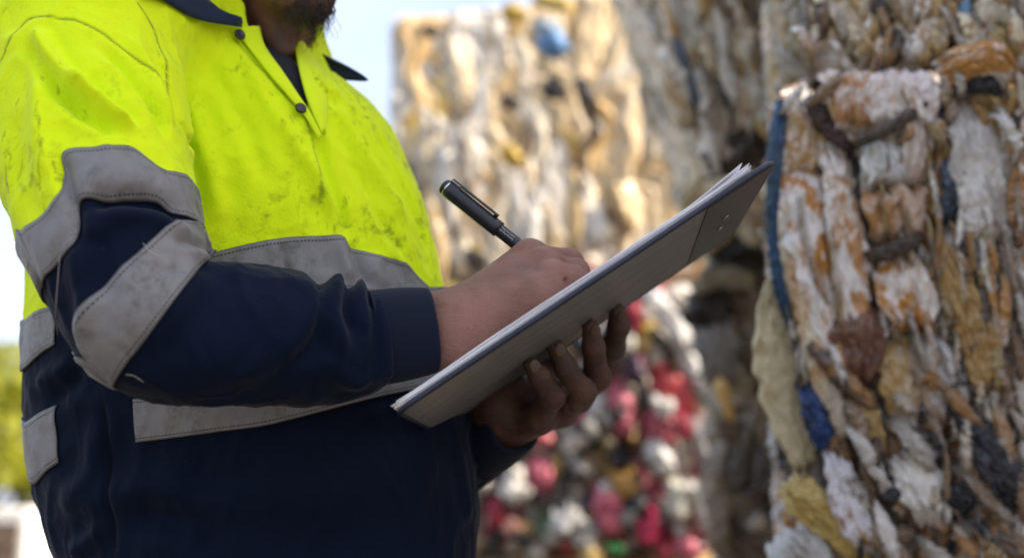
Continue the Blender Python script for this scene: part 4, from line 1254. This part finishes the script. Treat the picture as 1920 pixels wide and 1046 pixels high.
# the shaded bales in the gap
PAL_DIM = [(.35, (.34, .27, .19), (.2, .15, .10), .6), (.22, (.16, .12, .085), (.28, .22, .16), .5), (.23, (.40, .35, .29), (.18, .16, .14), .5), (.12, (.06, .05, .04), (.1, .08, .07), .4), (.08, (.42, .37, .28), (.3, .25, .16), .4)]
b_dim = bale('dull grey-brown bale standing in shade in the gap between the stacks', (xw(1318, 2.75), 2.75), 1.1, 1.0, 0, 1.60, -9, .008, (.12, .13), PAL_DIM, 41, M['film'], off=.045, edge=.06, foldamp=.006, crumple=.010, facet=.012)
PAL_UP = [(.48, (.80, .72, .58), (.60, .48, .30), .5), (.12, (.52, .49, .45), (.55, .5, .42), .5), (.18, (.48, .37, .20), (.6, .52, .4), .5), (.10, BLK, (.1, .1, .11), .5), (.10, (.16, .12, .08), (.3, .24, .18), .4)]
b_up = bale('overhanging bale of pale folded sheets slanting down over the dark gap', (xw(1372, 2.25), 2.25), 1.15, 1.05, 1.60, 2.5, -7, .006, (.065, .17), PAL_UP, 53, M['film'], off=.018, edge=.026, foldamp=.008, crumple=.007, skew=.40, facet=.009, lean=.32)
# the near stack at the right
PAL_NEAR = [(.36, WHT, BRN, 1.0), (.16, (.50, .47, .45), (.30, .28, .27), .6), (.11, OCH, (.24, .14, .05), .6), (.11, (.16, .095, .06), (.42, .33, .26), .5), (.09, BLK, (.09, .10, .13), .5), (.10, CRM, (.42, .27, .10), .6), (.07, (.30, .27, .25), (.5, .46, .44), .5)]
def reg_near(p, x, z, u2):
    return p
b_near = bale('large near bale of brown-printed white film with a blue strip down its left edge', (xw(1462, 1.5), 1.5), 1.0, .62, .72, 1.58, -11, .0032, (.048, .16), PAL_NEAR, 67, M['film'], off=.014, edge=.020, foldamp=.008, crumple=.006, skew=-.12)
b_nbase = bale('lowest bale of the near stack, under the brown-printed one', (xw(1440, 1.52), 1.55), 1.0, .6, 0, .715, -11, .02, (.08, .2), PAL_NEAR, 71, M['film'])
PAL_TOP = [(.40, (.68, .61, .50), (.38, .24, .10), .7), (.20, (.42, .39, .36), (.56, .5, .43), .5), (.18, (.42, .29, .12), (.58, .5, .38), .6), (.12, (.15, .10, .06), (.36, .28, .2), .5), (.07, BLK, (.1, .11, .13), .5), (.07, WHT, TAN, .5)]
b_top = bale('bale of cream and ochre film resting on top of the near brown-printed bale', (xw(1488, 1.54), 1.54), 1.0, .6, 1.585, 2.42, -9, .004, (.05, .17), PAL_TOP, 83, M['film'], off=.016, edge=.026, foldamp=.008, crumple=.005, skew=.10)

# unseen bales added at the right to keep the sun off the worker
b_sunblock = bale('unseen bale added to block the sun from the worker, lower of two', (1.28, .22), 1.0, .92, 0, 1.38, 0, .02, (.08, .2), PAL_NEAR, 91, M['film'])
b_sunblock2 = bale('unseen bale added to block the sun from the worker, upper of two', (1.30, .23), 1.0, .90, 1.385, 2.85, 0, .02, (.08, .2), PAL_TOP, 95, M['film'])

# ---- pieces that stand out: strips and flaps held by the bales (parts of their bale)
D = 1.435
def near(pts, widths, col, name='film_strip', d=0.0, **k):
    return ribbon(b_near, [(x, y, D + .012 - .20 * (x - 1462) / 2400 * 1.5 / 1.0 - d * .72) for x, y in pts], widths, col, name, **k)
tag(near([(1474, 186), (1458, 260), (1450, 350), (1448, 430), (1456, 510), (1468, 560), (1492, 615)], [22, 31, 26, 20, 22, 22, 7], (.018, .062, .145), 'blue_strip', d=.03, print_col=(.04, .07, .10), amt=.5, arch=.1), 'blue plastic strip hanging down the left edge')
near([(1505, 470), (1452, 560), (1450, 660), (1470, 760), (1505, 850), (1520, 880)], [20, 50, 75, 80, 50, 15], (.74, .65, .45), 'film_flap', d=-.035, print_col=(.50, .40, .22), amt=.7, arch=.02, pleat=.10)
WB = dict(print_col=BRN, amt=1.0)
near([(1500, 200), (1500, 270), (1505, 330)], [30, 60, 50], TAN, d=.01, print_col=WHT, amt=.5)
near([(1500, 300), (1508, 400), (1530, 520), (1560, 640), (1570, 700)], [60, 88, 84, 60, 20], WHT, 'film_flap', d=.012, **WB)
near([(1556, 260), (1570, 360), (1590, 480), (1600, 600), (1590, 680)], [20, 54, 70, 60, 24], (.80, .75, .73), d=.02, print_col=BRN, amt=.9)
near([(1478, 430), (1490, 520), (1520, 640), (1545, 730), (1560, 800)], [20, 30, 36, 36, 18], CRM, d=.02, print_col=BRN, amt=.6)
for x0, x1, w_ in ((1558, 1590, 46), (1602, 1625, 44), (1645, 1655, 48), (1692, 1676, 44)):
    near([(x0, 128), ((x0 + x1) / 2, 185), (x1, 245)], [w_ * .8, w_, w_ * .7], (.80, .74, .72), d=.035, print_col=BRN, amt=.85, arch=.14)
near([(1722, 130), (1730, 180), (1722, 240), (1716, 340)], [46, 62, 56, 50], (.80, .72, .70), 'film_flap', d=.03, print_col=(.4, .22, .12), amt=.4, arch=.12)
near([(1520, 175), (1545, 230), (1580, 268), (1604, 284)], [30, 40, 26, 10], (.06, .03, .028), d=.022)
near([(1600, 276), (1650, 250), (1700, 222), (1752, 185)], [12, 22, 22, 12], (.09, .065, .05), 'binding_strap', d=.055, arch=.1, ragged=.05)
near([(1612, 286), (1612, 360), (1622, 440), (1634, 500), (1640, 560), (1672, 612)], [14, 26, 26, 24, 22, 10], (.05, .044, .042), d=.012)
near([(1665, 262), (1668, 310), (1668, 352)], [90, 105, 100], (.74, .73, .73), 'film_flap', d=.016, print_col=(.34, .33, .32), amt=.6)
near([(1672, 350), (1676, 400), (1680, 452)], [112, 118, 108], (.38, .19, .07), 'film_flap', d=.018, print_col=(.60, .5, .44), amt=.6)
near([(1622, 482), (1660, 474), (1700, 458), (1736, 438)], [18, 30, 30, 14], (.085, .062, .048), 'binding_strap', d=.05, arch=.2, ragged=.06)
near([(1684, 480), (1698, 540), (1706, 590), (1708, 620)], [104, 122, 86, 20], (.78, .71, .67), 'film_flap', d=.02, **WB)
near([(1604, 560), (1610, 640), (1606, 730)], [60, 110, 60], (.15, .075, .05), 'film_flap', d=.018, print_col=(.30, .13, .09), amt=.5, arch=.1)
near([(1745, 425), (1790, 520), (1832, 620), (1850, 700), (1868, 745)], [24, 50, 70, 66, 24], (.42, .27, .11), 'film_flap', d=.028, print_col=(.30, .17, .05), amt=.6)
near([(1770, 230), (1778, 300), (1770, 370), (1745, 430)], [40, 58, 70, 34], (.30, .19, .06), d=.006, print_col=(.16, .09, .03), amt=.7)
near([(1752, 150), (1762, 220), (1768, 290)], [26, 38, 22], (.03, .03, .034), d=.016)
near([(1764, 138), (1810, 118), (1860, 112), (1905, 140)], [50, 62, 64, 40], (.78, .71, .67), 'film_flap', d=.04, print_col=(.46, .22, .05), amt=1.0, arch=.14)
near([(1790, 165), (1840, 158), (1890, 168)], [20, 42, 30], (.022, .022, .026), d=.03)
near([(1800, 190), (1830, 290), (1850, 400), (1845, 470)], [70, 110, 110, 60], (.66, .63, .60), 'film_flap', d=.008, print_col=(.28, .24, .20), amt=.6)
near([(1775, 285), (1790, 350), (1776, 420)], [36, 50, 22], (.02, .021, .027), d=.02, print_col=(.12, .17, .26), amt=.5)
for x, y0, y1, w_, c_ in ((1770, 420, 560, 40, WHT), (1808, 400, 540, 34, GRY), (1846, 430, 640, 30, WHT), (1885, 380, 600, 36, (.5, .46, .43)), (1912, 480, 720, 30, WHT), (1880, 640, 800, 36, (.45, .38, .32))):
    near([(x, y0), (x + 10, (y0 + y1) / 2), (x + 34, y1)], [w_ * .7, w_, w_ * .5], c_, d=.010, print_col=(.22, .15, .10), amt=.8, arch=.12)
near([(1790, 740), (1830, 810), (1880, 890), (1935, 960)], [30, 66, 72, 50], (.018, .019, .024), 'film_flap', d=.03, print_col=(.06, .06, .09), amt=.5)
near([(1755, 905), (1795, 930), (1830, 960)], [20, 50, 24], (.014, .015, .02), d=.03)
near([(1680, 850), (1725, 910), (1760, 985)], [40, 92, 60], (.80, .77, .73), 'film_flap', d=.022, print_col=(.38, .33, .27), amt=.5)
near([(1600, 735), (1628, 790), (1640, 850), (1655, 930)], [60, 50, 40, 24], (.40, .27, .10), d=.022, print_col=(.30, .17, .04), amt=.5)
near([(1566, 840), (1580, 910), (1605, 980), (1640, 1040)], [30, 62, 62, 30], (.78, .75, .79), 'film_flap', d=.022, print_col=(.4, .37, .36), amt=.4)
near([(1476, 905), (1520, 945), (1570, 990), (1625, 1070)], [60, 76, 60, 36], (.52, .38, .13), 'film_flap', d=.012, print_col=(.42, .26, .05), amt=.5)
near([(1512, 720), (1530, 780), (1552, 850)], [26, 54, 24], NVY, d=.018, print_col=(.03, .08, .28), amt=.6)
near([(1545, 690), (1570, 770), (1588, 830)], [24, 34, 20], (.58, .52, .42), d=.022, print_col=(.4, .33, .24), amt=.4)
near([(1470, 1000), (1500, 1040), (1520, 1100)], [90, 120, 90], (.50, .49, .48), 'film_flap', d=.005, print_col=(.3, .27, .24), amt=.5)
near([(1660, 640), (1690, 720), (1700, 800)], [70, 80, 50], (.46, .30, .12), 'film_flap', d=.004, print_col=(.60, .5, .40), amt=.6)
near([(1720, 640), (1760, 720), (1790, 800)], [60, 80, 50], (.54, .49, .48), 'film_flap', d=.006, print_col=(.33, .2, .1), amt=.7)
def scraps(put, parent, n, box, wid, ln_, slope, cols, d, mat='film'):
    """the small torn bits nobody could count, as one part"""
    bag = []
    for k in range(n):
        x = _rs.uniform(box[0], box[2]); y = _rs.uniform(box[1], box[3]); a = _rs.normal(*slope); l = _rs.uniform(*ln_); b = _rs.normal(0, .5)
        put([(x - a * l + b * 8, y - l), (x, y), (x + a * l + b * 10, y + l)], [_rs.uniform(.3, 1) * wid[0], _rs.uniform(*wid), _rs.uniform(.3, 1) * wid[0]], cols[_rs.integers(len(cols))], d=_rs.uniform(*d), print_col=[(.25, .16, .10), (.5, .45, .4), (.36, .18, .06)][_rs.integers(3)], amt=.8, arch=.10, crumple=.28, ragged=.5, nl=26, nw=9, into=bag)
    n0, F = 0, []
    for b in bag: F.append(b[1] + n0); n0 += len(b[0])
    cat = lambda k: np.concatenate([b[k] for b in bag])
    o = obj('film_scraps', cat(0), np.concatenate(F), M[mat], parent, cols={'piece': cat(2), 'print': cat(3)}, attrs={'print_amount': cat(4)})
    solidify(o, .0012, 0); o['kind'] = 'stuff'
SC = [WHT, (.62, .59, .57), (.40, .36, .33), (.55, .47, .38), BLK, (.24, .16, .10), (.42, .21, .07), (.34, .25, .12), (.10, .08, .07)]
scraps(near, b_near, 80, (1755, 330, 1930, 900), (10, 24), (30, 90), (.12, .15), SC, (.004, .034))
scraps(near, b_near, 75, (1560, 640, 1930, 1060), (10, 44), (18, 80), (.45, .45), SC, (.004, .040))
scraps(near, b_near, 44, (1480, 250, 1760, 720), (6, 14), (30, 90), (.10, .12), SC, (.012, .04))
scraps(near, b_near, 22, (1480, 110, 1930, 260), (10, 26), (20, 50), (.2, .4), SC, (.012, .06))

def top_(pts, widths, col, name='film_strip', d=0.0, **k):
    return ribbon(b_top, [(x, y, 1.485 - .16 * (x - 1492) / 2400 * 1.6 - d) for x, y in pts], widths, col, name, **k)
top_([(1860, 30), (1890, 70), (1930, 95)], [70, 60, 40], (.40, .25, .06), 'film_flap', d=.02, print_col=(.58, .48, .3), amt=.6)
top_([(1830, 0), (1880, 30), (1910, 50)], [30, 30, 16], (.62, .56, .44), d=.03)
top_([(1812, -20), (1806, 30), (1798, 68)], [18, 24, 18], (.10, .28, .48), 'blue_strip', d=.02, print_col=(.4, .5, .6), amt=.4)
top_([(1700, 110), (1770, 90), (1850, 80), (1930, 72)], [20, 34, 36, 26], (.07, .055, .045), d=-.005)
top_([(1560, -20), (1600, 60), (1640, 120)], [50, 50, 26], (.50, .34, .15), d=.016, print_col=WHT, amt=.6)
top_([(1640, -20), (1660, 50), (1690, 115)], [26, 30, 24], (.12, .10, .09), d=.016)
scraps(top_, b_top, 80, (1500, -60, 1930, 100), (14, 36), (24, 60), (.15, .3), [(.78, .70, .58), (.56, .40, .18), (.5, .47, .44), WHT, CRM, (.30, .22, .14), (.10, .09, .085)], (.004, .034))

def up_(pts, widths, col, name='film_strip', d=0.0, **k):
    return ribbon(b_up, [(x, y, 2.16 - d) for x, y in pts], widths, col, name, **k)
for i, (x0, c_, w_) in enumerate(((1242, (.70, .65, .56), 46), (1278, (.62, .58, .50), 36), (1300, (.09, .085, .08), 13), (1326, (.74, .68, .58), 34), (1352, (.66, .60, .50), 34), (1372, (.10, .085, .07), 12), (1395, (.68, .60, .47), 34), (1430, (.46, .41, .34), 38), (1470, (.5, .38, .2), 42))):
    j_ = _rs.uniform(-30, 50); up_([(x0 + j_ * .3, -40 + j_), (x0 + 24 + 8 * math.sin(i * 2), 50 + j_), (x0 + 58, 130 + j_), (x0 + 80, 190 + j_)], [w_ * _rs.uniform(.5, 1), w_ * _rs.uniform(.7, 1.1), w_ * _rs.uniform(.6, 1), w_ * .4], c_, d=.01 + .012 * (i % 3), print_col=tuple(v_ * .7 for v_ in c_), amt=.5, arch=.25)
scraps(up_, b_up, 75, (1262, -50, 1510, 270), (12, 34), (30, 80), (.34, .2), [(.80, .73, .60), (.70, .60, .42), (.56, .52, .47), (.62, .44, .2), (.74, .70, .64), (.80, .73, .60), (.20, .16, .12)], (.01, .05))
up_([(1265, 60), (1290, 150), (1318, 220)], [14, 24, 10], (.11, .14, .19), d=.05)
up_([(1405, 150), (1425, 200), (1440, 245)], [36, 40, 20], (.60, .56, .47), 'film_flap', d=.05, print_col=(.4, .34, .25), amt=.4)
up_([(1325, 308), (1370, 290), (1415, 270), (1465, 240)], [40, 76, 80, 50], (.030, .019, .011), 'film_flap', d=.03, print_col=(.05, .03, .02), arch=.1)  # dark brown flap paints in the shade of the gap below
def dim(pts, widths, col, name='film_strip', d=0.0, **k):
    return ribbon(b_dim, [(x, y, 2.66 - d) for x, y in pts], widths, col, name, **k)
dim([(1330, 320), (1326, 410), (1345, 480)], [80, 110, 80], (.66, .55, .36), 'film_flap', print_col=(.4, .28, .12))
dim([(1400, 330), (1420, 420), (1440, 470)], [60, 80, 50], (.66, .60, .44), 'film_flap', d=.02, print_col=(.4, .36, .25))
dim([(1345, 505), (1395, 484), (1440, 500)], [70, 120, 90], (.015, .012, .01), 'film_flap')  # near-black flap painted in for a shaded cavity
dim([(1290, 560), (1325, 572), (1370, 590)], [60, 96, 50], (.02, .015, .012), 'film_flap')  # second cavity, its shade likewise put in as a dark flap
dim([(1300, 545), (1350, 520), (1420, 530)], [24, 40, 30], (.30, .27, .19), 'film_flap', d=.04, print_col=(.2, .17, .1))
dim([(1350, 712), (1356, 738), (1372, 790)], [18, 26, 14], (.85, .56, .20), 'film_flap', d=.05)  # bright ochre flap, coloured as a sunlit glint in the gap
dim([(1330, 600), (1345, 660), (1350, 720)], [70, 80, 60], (.24, .225, .21), 'film_flap', d=.0)

def far(pts, widths, col, d=4.36, name='film_flap', bale_=None, **k):
    k.setdefault('mat', 'film_far'); k.setdefault('crumple', .07); k.setdefault('thick', .004)
    return ribbon(bale_ or b_cream, [(x, y, d) for x, y in pts], widths, col, name, nl=20, nw=9, **k)
far([(1012, 62), (1035, 82), (1060, 100)], [44, 52, 40], (.13, .30, .58))
far([(1000, 40), (1030, 55), (1050, 60)], [24, 36, 30], (.36, .46, .56))
far([(940, 12), (962, 24), (985, 30)], [24, 36, 20], (.55, .37, .05)); far([(1000, -6), (1040, 6), (1080, 8)], [24, 30, 20], (.56, .40, .1))
far([(1020, 150), (1042, 168), (1066, 172)], [34, 44, 26], (.03, .024, .02)); far([(1085, 140), (1097, 175), (1118, 215)], [20, 34, 16], (.05, .035, .028))  # both dark flaps paint the shade of deep holes
far([(940, 180), (958, 192), (968, 204)], [26, 34, 20], (.10, .07, .04)); far([(790, 48), (806, 58), (822, 60)], [16, 26, 16], (.06, .045, .03))
far([(945, 270), (960, 292), (974, 320)], [24, 34, 20], (.60, .38, .035)); far([(1062, 240), (1074, 270), (1080, 300)], [14, 26, 12], (.56, .36, .08))
far([(764, 300), (772, 330), (780, 380)], [14, 20, 14], (.045, .045, .05)); far([(800, 400), (815, 470), (840, 520)], [30, 50, 30], (.14, .10, .07))
far([(1090, 400), (1112, 430), (1126, 470)], [44, 56, 40], (.70, .67, .62)); far([(870, 470), (892, 490), (900, 515)], [20, 34, 20], (.07, .05, .04))
for k in range(18):
    x = _rs.uniform(760, 1420); y = _rs.uniform(110, 480); l = _rs.uniform(60, 120); a = _rs.normal(.0, .22)
    far([(x - a * l, y - l), (x, y), (x + a * l, y + l)], [8, _rs.uniform(22, 44), 8], [(.68, .60, .46), (.66, .63, .59), (.52, .38, .20), (.62, .50, .32), (.44, .40, .36)][_rs.integers(5)], d=_rs.uniform(4.33, 4.38), arch=.14, print_col=(.45, .32, .16), amt=.4)
def rd(x, y, w_, h_, col, a=.1):
    w_, h_ = w_ * .86, h_ * .92
    far([(x - a * h_, y - h_ / 2), (x, y), (x + a * h_, y + h_ / 2)], [w_ * .6, w_, w_ * .5], col, d=_rs.uniform(4.27, 4.34), bale_=b_red, arch=.03, crumple=.16, ragged=.55, pleat=.16, print_col=tuple(min(.7, v_ * 1.3 + .03) for v_ in col), amt=.4)
for a_ in ((1185, 590, 44, 90, RED), (1170, 640, 50, 60, (.62, .57, .5)), (1205, 616, 22, 24, (.6, .48, .03)), (1230, 790, 52, 120, PNK), (1262, 740, 66, 110, (.50, .05, .06), .35), (1282, 800, 34, 60, RED), (1165, 770, 52, 120, PNK), (1120, 760, 52, 60, (.6, .57, .55)),
           (1085, 760, 30, 90, (.48, .03, .10)), (1190, 690, 44, 70, (.05, .02, .05)), (1205, 740, 24, 110, BLK), (1160, 860, 24, 36, BLK), (1012, 890, 56, 80, PNK), (1022, 905, 30, 80, RED), (930, 960, 44, 70, RED), (960, 985, 44, 40, (.6, .3, .24)), (965, 920, 60, 60, (.64, .6, .54)),
           (1065, 975, 84, 50, (.66, .63, .6)), (1140, 960, 60, 120, PNK), (1170, 910, 60, 60, (.44, .24, .06)), (1215, 990, 56, 70, (.55, .03, .1)), (1290, 1030, 50, 60, PNK), (1245, 1035, 30, 60, RED), (1240, 870, 44, 56, (.64, .61, .57)), (1270, 940, 46, 90, (.60, .57, .48)),
           (1155, 1030, 34, 20, (.04, .22, .07)), (1085, 880, 44, 40, (.07, .065, .07)), (1075, 830, 54, 40, (.56, .5, .42)), (1010, 820, 60, 40, (.5, .1, .12)), (930, 890, 40, 24, (.10, .08, .2)), (1320, 850, 30, 140, (.36, .34, .33)), (1300, 690, 34, 160, (.60, .57, .54), .3), (1255, 600, 50, 150, (.66, .63, .6), .35),
           (1240, 640, 22, 80, BLK, .4), (1110, 660, 40, 80, (.45, .05, .1)), (900, 900, 40, 70, (.62, .57, .5)), (1100, 1010, 50, 60, (.5, .46, .4)), (1320, 960, 26, 120, (.42, .4, .38))):
    rd(*a_)
for k in range(42):
    rd(_rs.uniform(900, 1330), _rs.uniform(560, 1050), _rs.uniform(20, 46), _rs.uniform(24, 80), [(.66, .63, .58), (.60, .55, .46), (.55, .50, .44), BLK, BLK, (.30, .28, .27), (.64, .60, .56), (.12, .09, .08), (.5, .34, .12)][_rs.integers(9)], _rs.normal(.1, .25))
# ================================================================== GROUND, SKY, FAR YARD, LIGHT, CAMERA
def m_ground():
    s = NT('packed_yard_dirt'); c = s.coord()
    a = s.mix(s.noise(.6, 5, c, .6), (.105, .085, .062), (.155, .13, .10)); a = s.mix(s.ramp(s.noise(9, 5, c, .7), [(.45, 0), (.7, .7)]), a, (.07, .056, .042))
    s.p(Base_Color=a, Roughness=.92); s.bump(s.noise(14, 5, c, .7), .5, .03); return s.m
gx = np.concatenate([-np.geomspace(1500, 6, 14), np.linspace(-5, 5, 21), np.geomspace(6, 1500, 14)])
X, Y = np.meshgrid(gx, gx, indexing='ij'); Z = .015 * perlin(np.stack([X.ravel() * .9, Y.ravel() * .9, 0 * X.ravel()], 1), 2)
Z = np.where(np.hypot(X.ravel(), Y.ravel()) < 8, Z, 0)
g_ = obj('ground', np.stack([X.ravel(), Y.ravel(), Z], 1), grid_faces(len(gx), len(gx)), m_ground(), None, (0, 0, 0)); tag(g_, 'packed pale brown dirt of the recycling yard', kind='structure')

def m_leaf():
    s = NT('sunlit_leaves'); c = s.coord()
    a = s.mix(s.noise(.9, 3, c), (.20, .24, .02), (.55, .50, .03)); a = s.mix(s.noise(6, 2, c), a, (.36, .38, .05))
    t = s.n('ShaderNodeBsdfTranslucent'); s.set(t.inputs[0], s.mix(.5, a, (.60, .58, .03)))
    s.p(Base_Color=a, Roughness=.5); mx = s.n('ShaderNodeMixShader'); mx.inputs[0].default_value = .5
    s.t.links.new(s.b.outputs[0], mx.inputs[1]); s.t.links.new(t.outputs[0], mx.inputs[2]); s.t.links.new(mx.outputs[0], s.t.nodes['Material Output'].inputs[0]); return s.m
M['leaf'] = m_leaf(); M['bark'] = m_plain('grey_brown_bark', (.11, .085, .06), .9, bump=.6, bscale=20, bdist=.02)
def tree(x, y, h, rad, label, seed, n=2600):
    rr = np.random.default_rng(seed); t = empty('broadleaf_tree', (x, y, 0)); tag(t, label, 'tree', 'trees beyond the yard')
    pieces = [tube_vf(np.array([[x, y, 0], [x + .08, y, h * .25], [x - .05, y + .1, h * .5], [x, y, h * .8]]), [.16, .13, .09, .03], 10)]
    clumps = []
    for k in range(16):
        a = rr.uniform(0, 6.28); z = rr.uniform(.2, .92) * h; r = rad * (1 - .55 * abs(z / h - .5)) * rr.uniform(.45, .95)
        e = np.array([x + r * math.cos(a), y + r * math.sin(a), z]); clumps.append((e, rad * rr.uniform(.22, .42)))
        b = np.array([x, y, max(.15 * h, z - .25 * h)]); pieces.append(tube_vf(np.array([b, (b + e) / 2 + [0, 0, .1], e]), [.05, .03, .012], 5))
    v_, f_ = join_vf(pieces); obj('trunk', v_, f_, M['bark'], t)
    V = []
    for k in range(n):
        c, r = clumps[rr.integers(len(clumps))]; d = rr.normal(size=3); d /= np.linalg.norm(d); p = c + d * r * rr.uniform(.3, 1.0) ** .5 * [1, 1, .8]
        u = rr.normal(size=3); u /= np.linalg.norm(u); w = np.cross(u, rr.normal(size=3)); w /= np.linalg.norm(w); s = rr.uniform(.07, .15) * (rad / 1.6)
        V += [p - u * s, p + w * s * .5 - [0, 0, s * .1], p + u * s, p - w * s * .5 - [0, 0, s * .1]]
    obj('crown', np.array(V), np.arange(n * 4).reshape(-1, 4), M['leaf'], t, smooth=False)
def at_ground(px, y): return (px - 960) / FPX * y * 1.0
tree(at_ground(-20, 15), 14.8, 2.95, 1.5, 'bushy tree at the left edge behind the worker, nearer of the two in view', 1)
tree(at_ground(60, 19), 18.8, 3.15, 1.7, 'smaller bush-like tree showing beside the shirt back above the white block', 2)

M['concrete'] = m_plain('white_painted_block', (.74, .71, .66), .75, col2=(.60, .56, .50), nscale=4, bump=.3, bscale=40, bdist=.01)
M['old_wood'] = m_plain('old_brown_timber', (.05, .027, .012), .8, col2=(.025, .014, .008), nscale=12, bump=.4, bscale=30)
wb = obj('concrete_block', *box_vf(np.array([at_ground(80, 9), 9.0, .515]), np.eye(3), (.125, .45, .515)), M['concrete'], None, (at_ground(80, 9), 9.0, 0), smooth=False); bevel(wb, .03)
tag(wb, 'tall white block standing behind the worker at the left', 'block')
ps = empty('pallet_stack', (at_ground(-40, 8.5), 8.5, 0)); tag(ps, 'stack of dark brown timber pallets left of the white block', 'pallets')
px0 = at_ground(-40, 8.5)
for k in range(6):
    z = k * .155; Bx = []
    for j in range(6): Bx.append(box_vf((px0, 8.1 + j * .16, z + .142), np.eye(3), (.31, .06, .011)))
    for j in range(3): Bx.append(box_vf((px0, 8.1 + j * .16, z + .012), np.eye(3), (.31, .05, .011)))
    for j in (-1, 0, 1): Bx.append(box_vf((px0 + j * .26, 8.5, z + .077), np.eye(3), (.045, .46, .053)))
    v_, f_ = join_vf(Bx); obj('pallet', v_, f_, M['old_wood'], ps, smooth=False)

wd = bpy.data.worlds.new('World'); sc.world = wd; wd.use_nodes = True; nt = wd.node_tree
sky = nt.nodes.new('ShaderNodeTexSky'); sky.sky_type = 'NISHITA'; sky.sun_disc = False
SUN_EL, SUN_AZ = R(SUN_EL_DEG), R(SUN_AZ_DEG)           # azimuth clockwise from +y
sky.sun_elevation = SUN_EL; sky.sun_rotation = SUN_AZ
sky.air_density = AIR; sky.dust_density = DUST; sky.ozone_density = OZONE
bg = nt.nodes['Background']; bg.inputs[1].default_value = SKY_STRENGTH; 
# thin bright cloud over most of the sky
tcw = nt.nodes.new('ShaderNodeTexCoord'); mpw = nt.nodes.new('ShaderNodeMapping'); mpw.inputs['Scale'].default_value = (1.6, 1.6, 4.5); nt.links.new(tcw.outputs['Generated'], mpw.inputs['Vector'])
nz = nt.nodes.new('ShaderNodeTexNoise'); nz.inputs['Scale'].default_value = 1.7; nz.inputs['Detail'].default_value = 6; nt.links.new(mpw.outputs[0], nz.inputs['Vector'])
rw = nt.nodes.new('ShaderNodeValToRGB'); rw.color_ramp.elements[0].position = .30; rw.color_ramp.elements[0].color = (.45,) * 3 + (1,); rw.color_ramp.elements[1].position = .62; rw.color_ramp.elements[1].color = (.86,) * 3 + (1,); nt.links.new(nz.outputs['Fac'], rw.inputs[0])
mxw = nt.nodes.new('ShaderNodeMix'); mxw.data_type = 'RGBA'; nt.links.new(rw.outputs[0], mxw.inputs[0]); nt.links.new(sky.outputs[0], mxw.inputs[6]); mxw.inputs[7].default_value = (*CLOUD, 1)
nt.links.new(mxw.outputs[2], bg.inputs[0])
sl = bpy.data.lights.new('sun', 'SUN'); sl.energy = SUN_POWER; sl.angle = R(SUN_ANGLE); sl.color = (1, .90, .76)
so = bpy.data.objects.new('sun', sl); COL.objects.link(so); so.location = (0, 0, 12)
sd_ = Vector((math.sin(SUN_AZ) * math.cos(SUN_EL), math.cos(SUN_AZ) * math.cos(SUN_EL), math.sin(SUN_EL)))
so.rotation_euler = sd_.to_track_quat('Z', 'Y').to_euler()

cd = bpy.data.cameras.new('camera'); co = bpy.data.objects.new('camera', cd); COL.objects.link(co); sc.camera = co
cd.sensor_width = 36; cd.lens = 45; cd.clip_start = .05; cd.clip_end = 5000
co.location = CAM; co.rotation_euler = (R(90) + PITCH, 0, 0)
cd.dof.use_dof = True; cd.dof.focus_distance = .965; cd.dof.aperture_fstop = FSTOP; cd.dof.aperture_blades = 0
sc.render.engine = 'CYCLES'
sc.view_settings.view_transform = 'Standard'; sc.view_settings.look = 'None'; sc.view_settings.gamma = 1; sc.view_settings.exposure = EXPOSURE
sc.cycles.use_denoising = True
sc.cycles.max_bounces = 8; sc.cycles.sample_clamp_indirect = 6
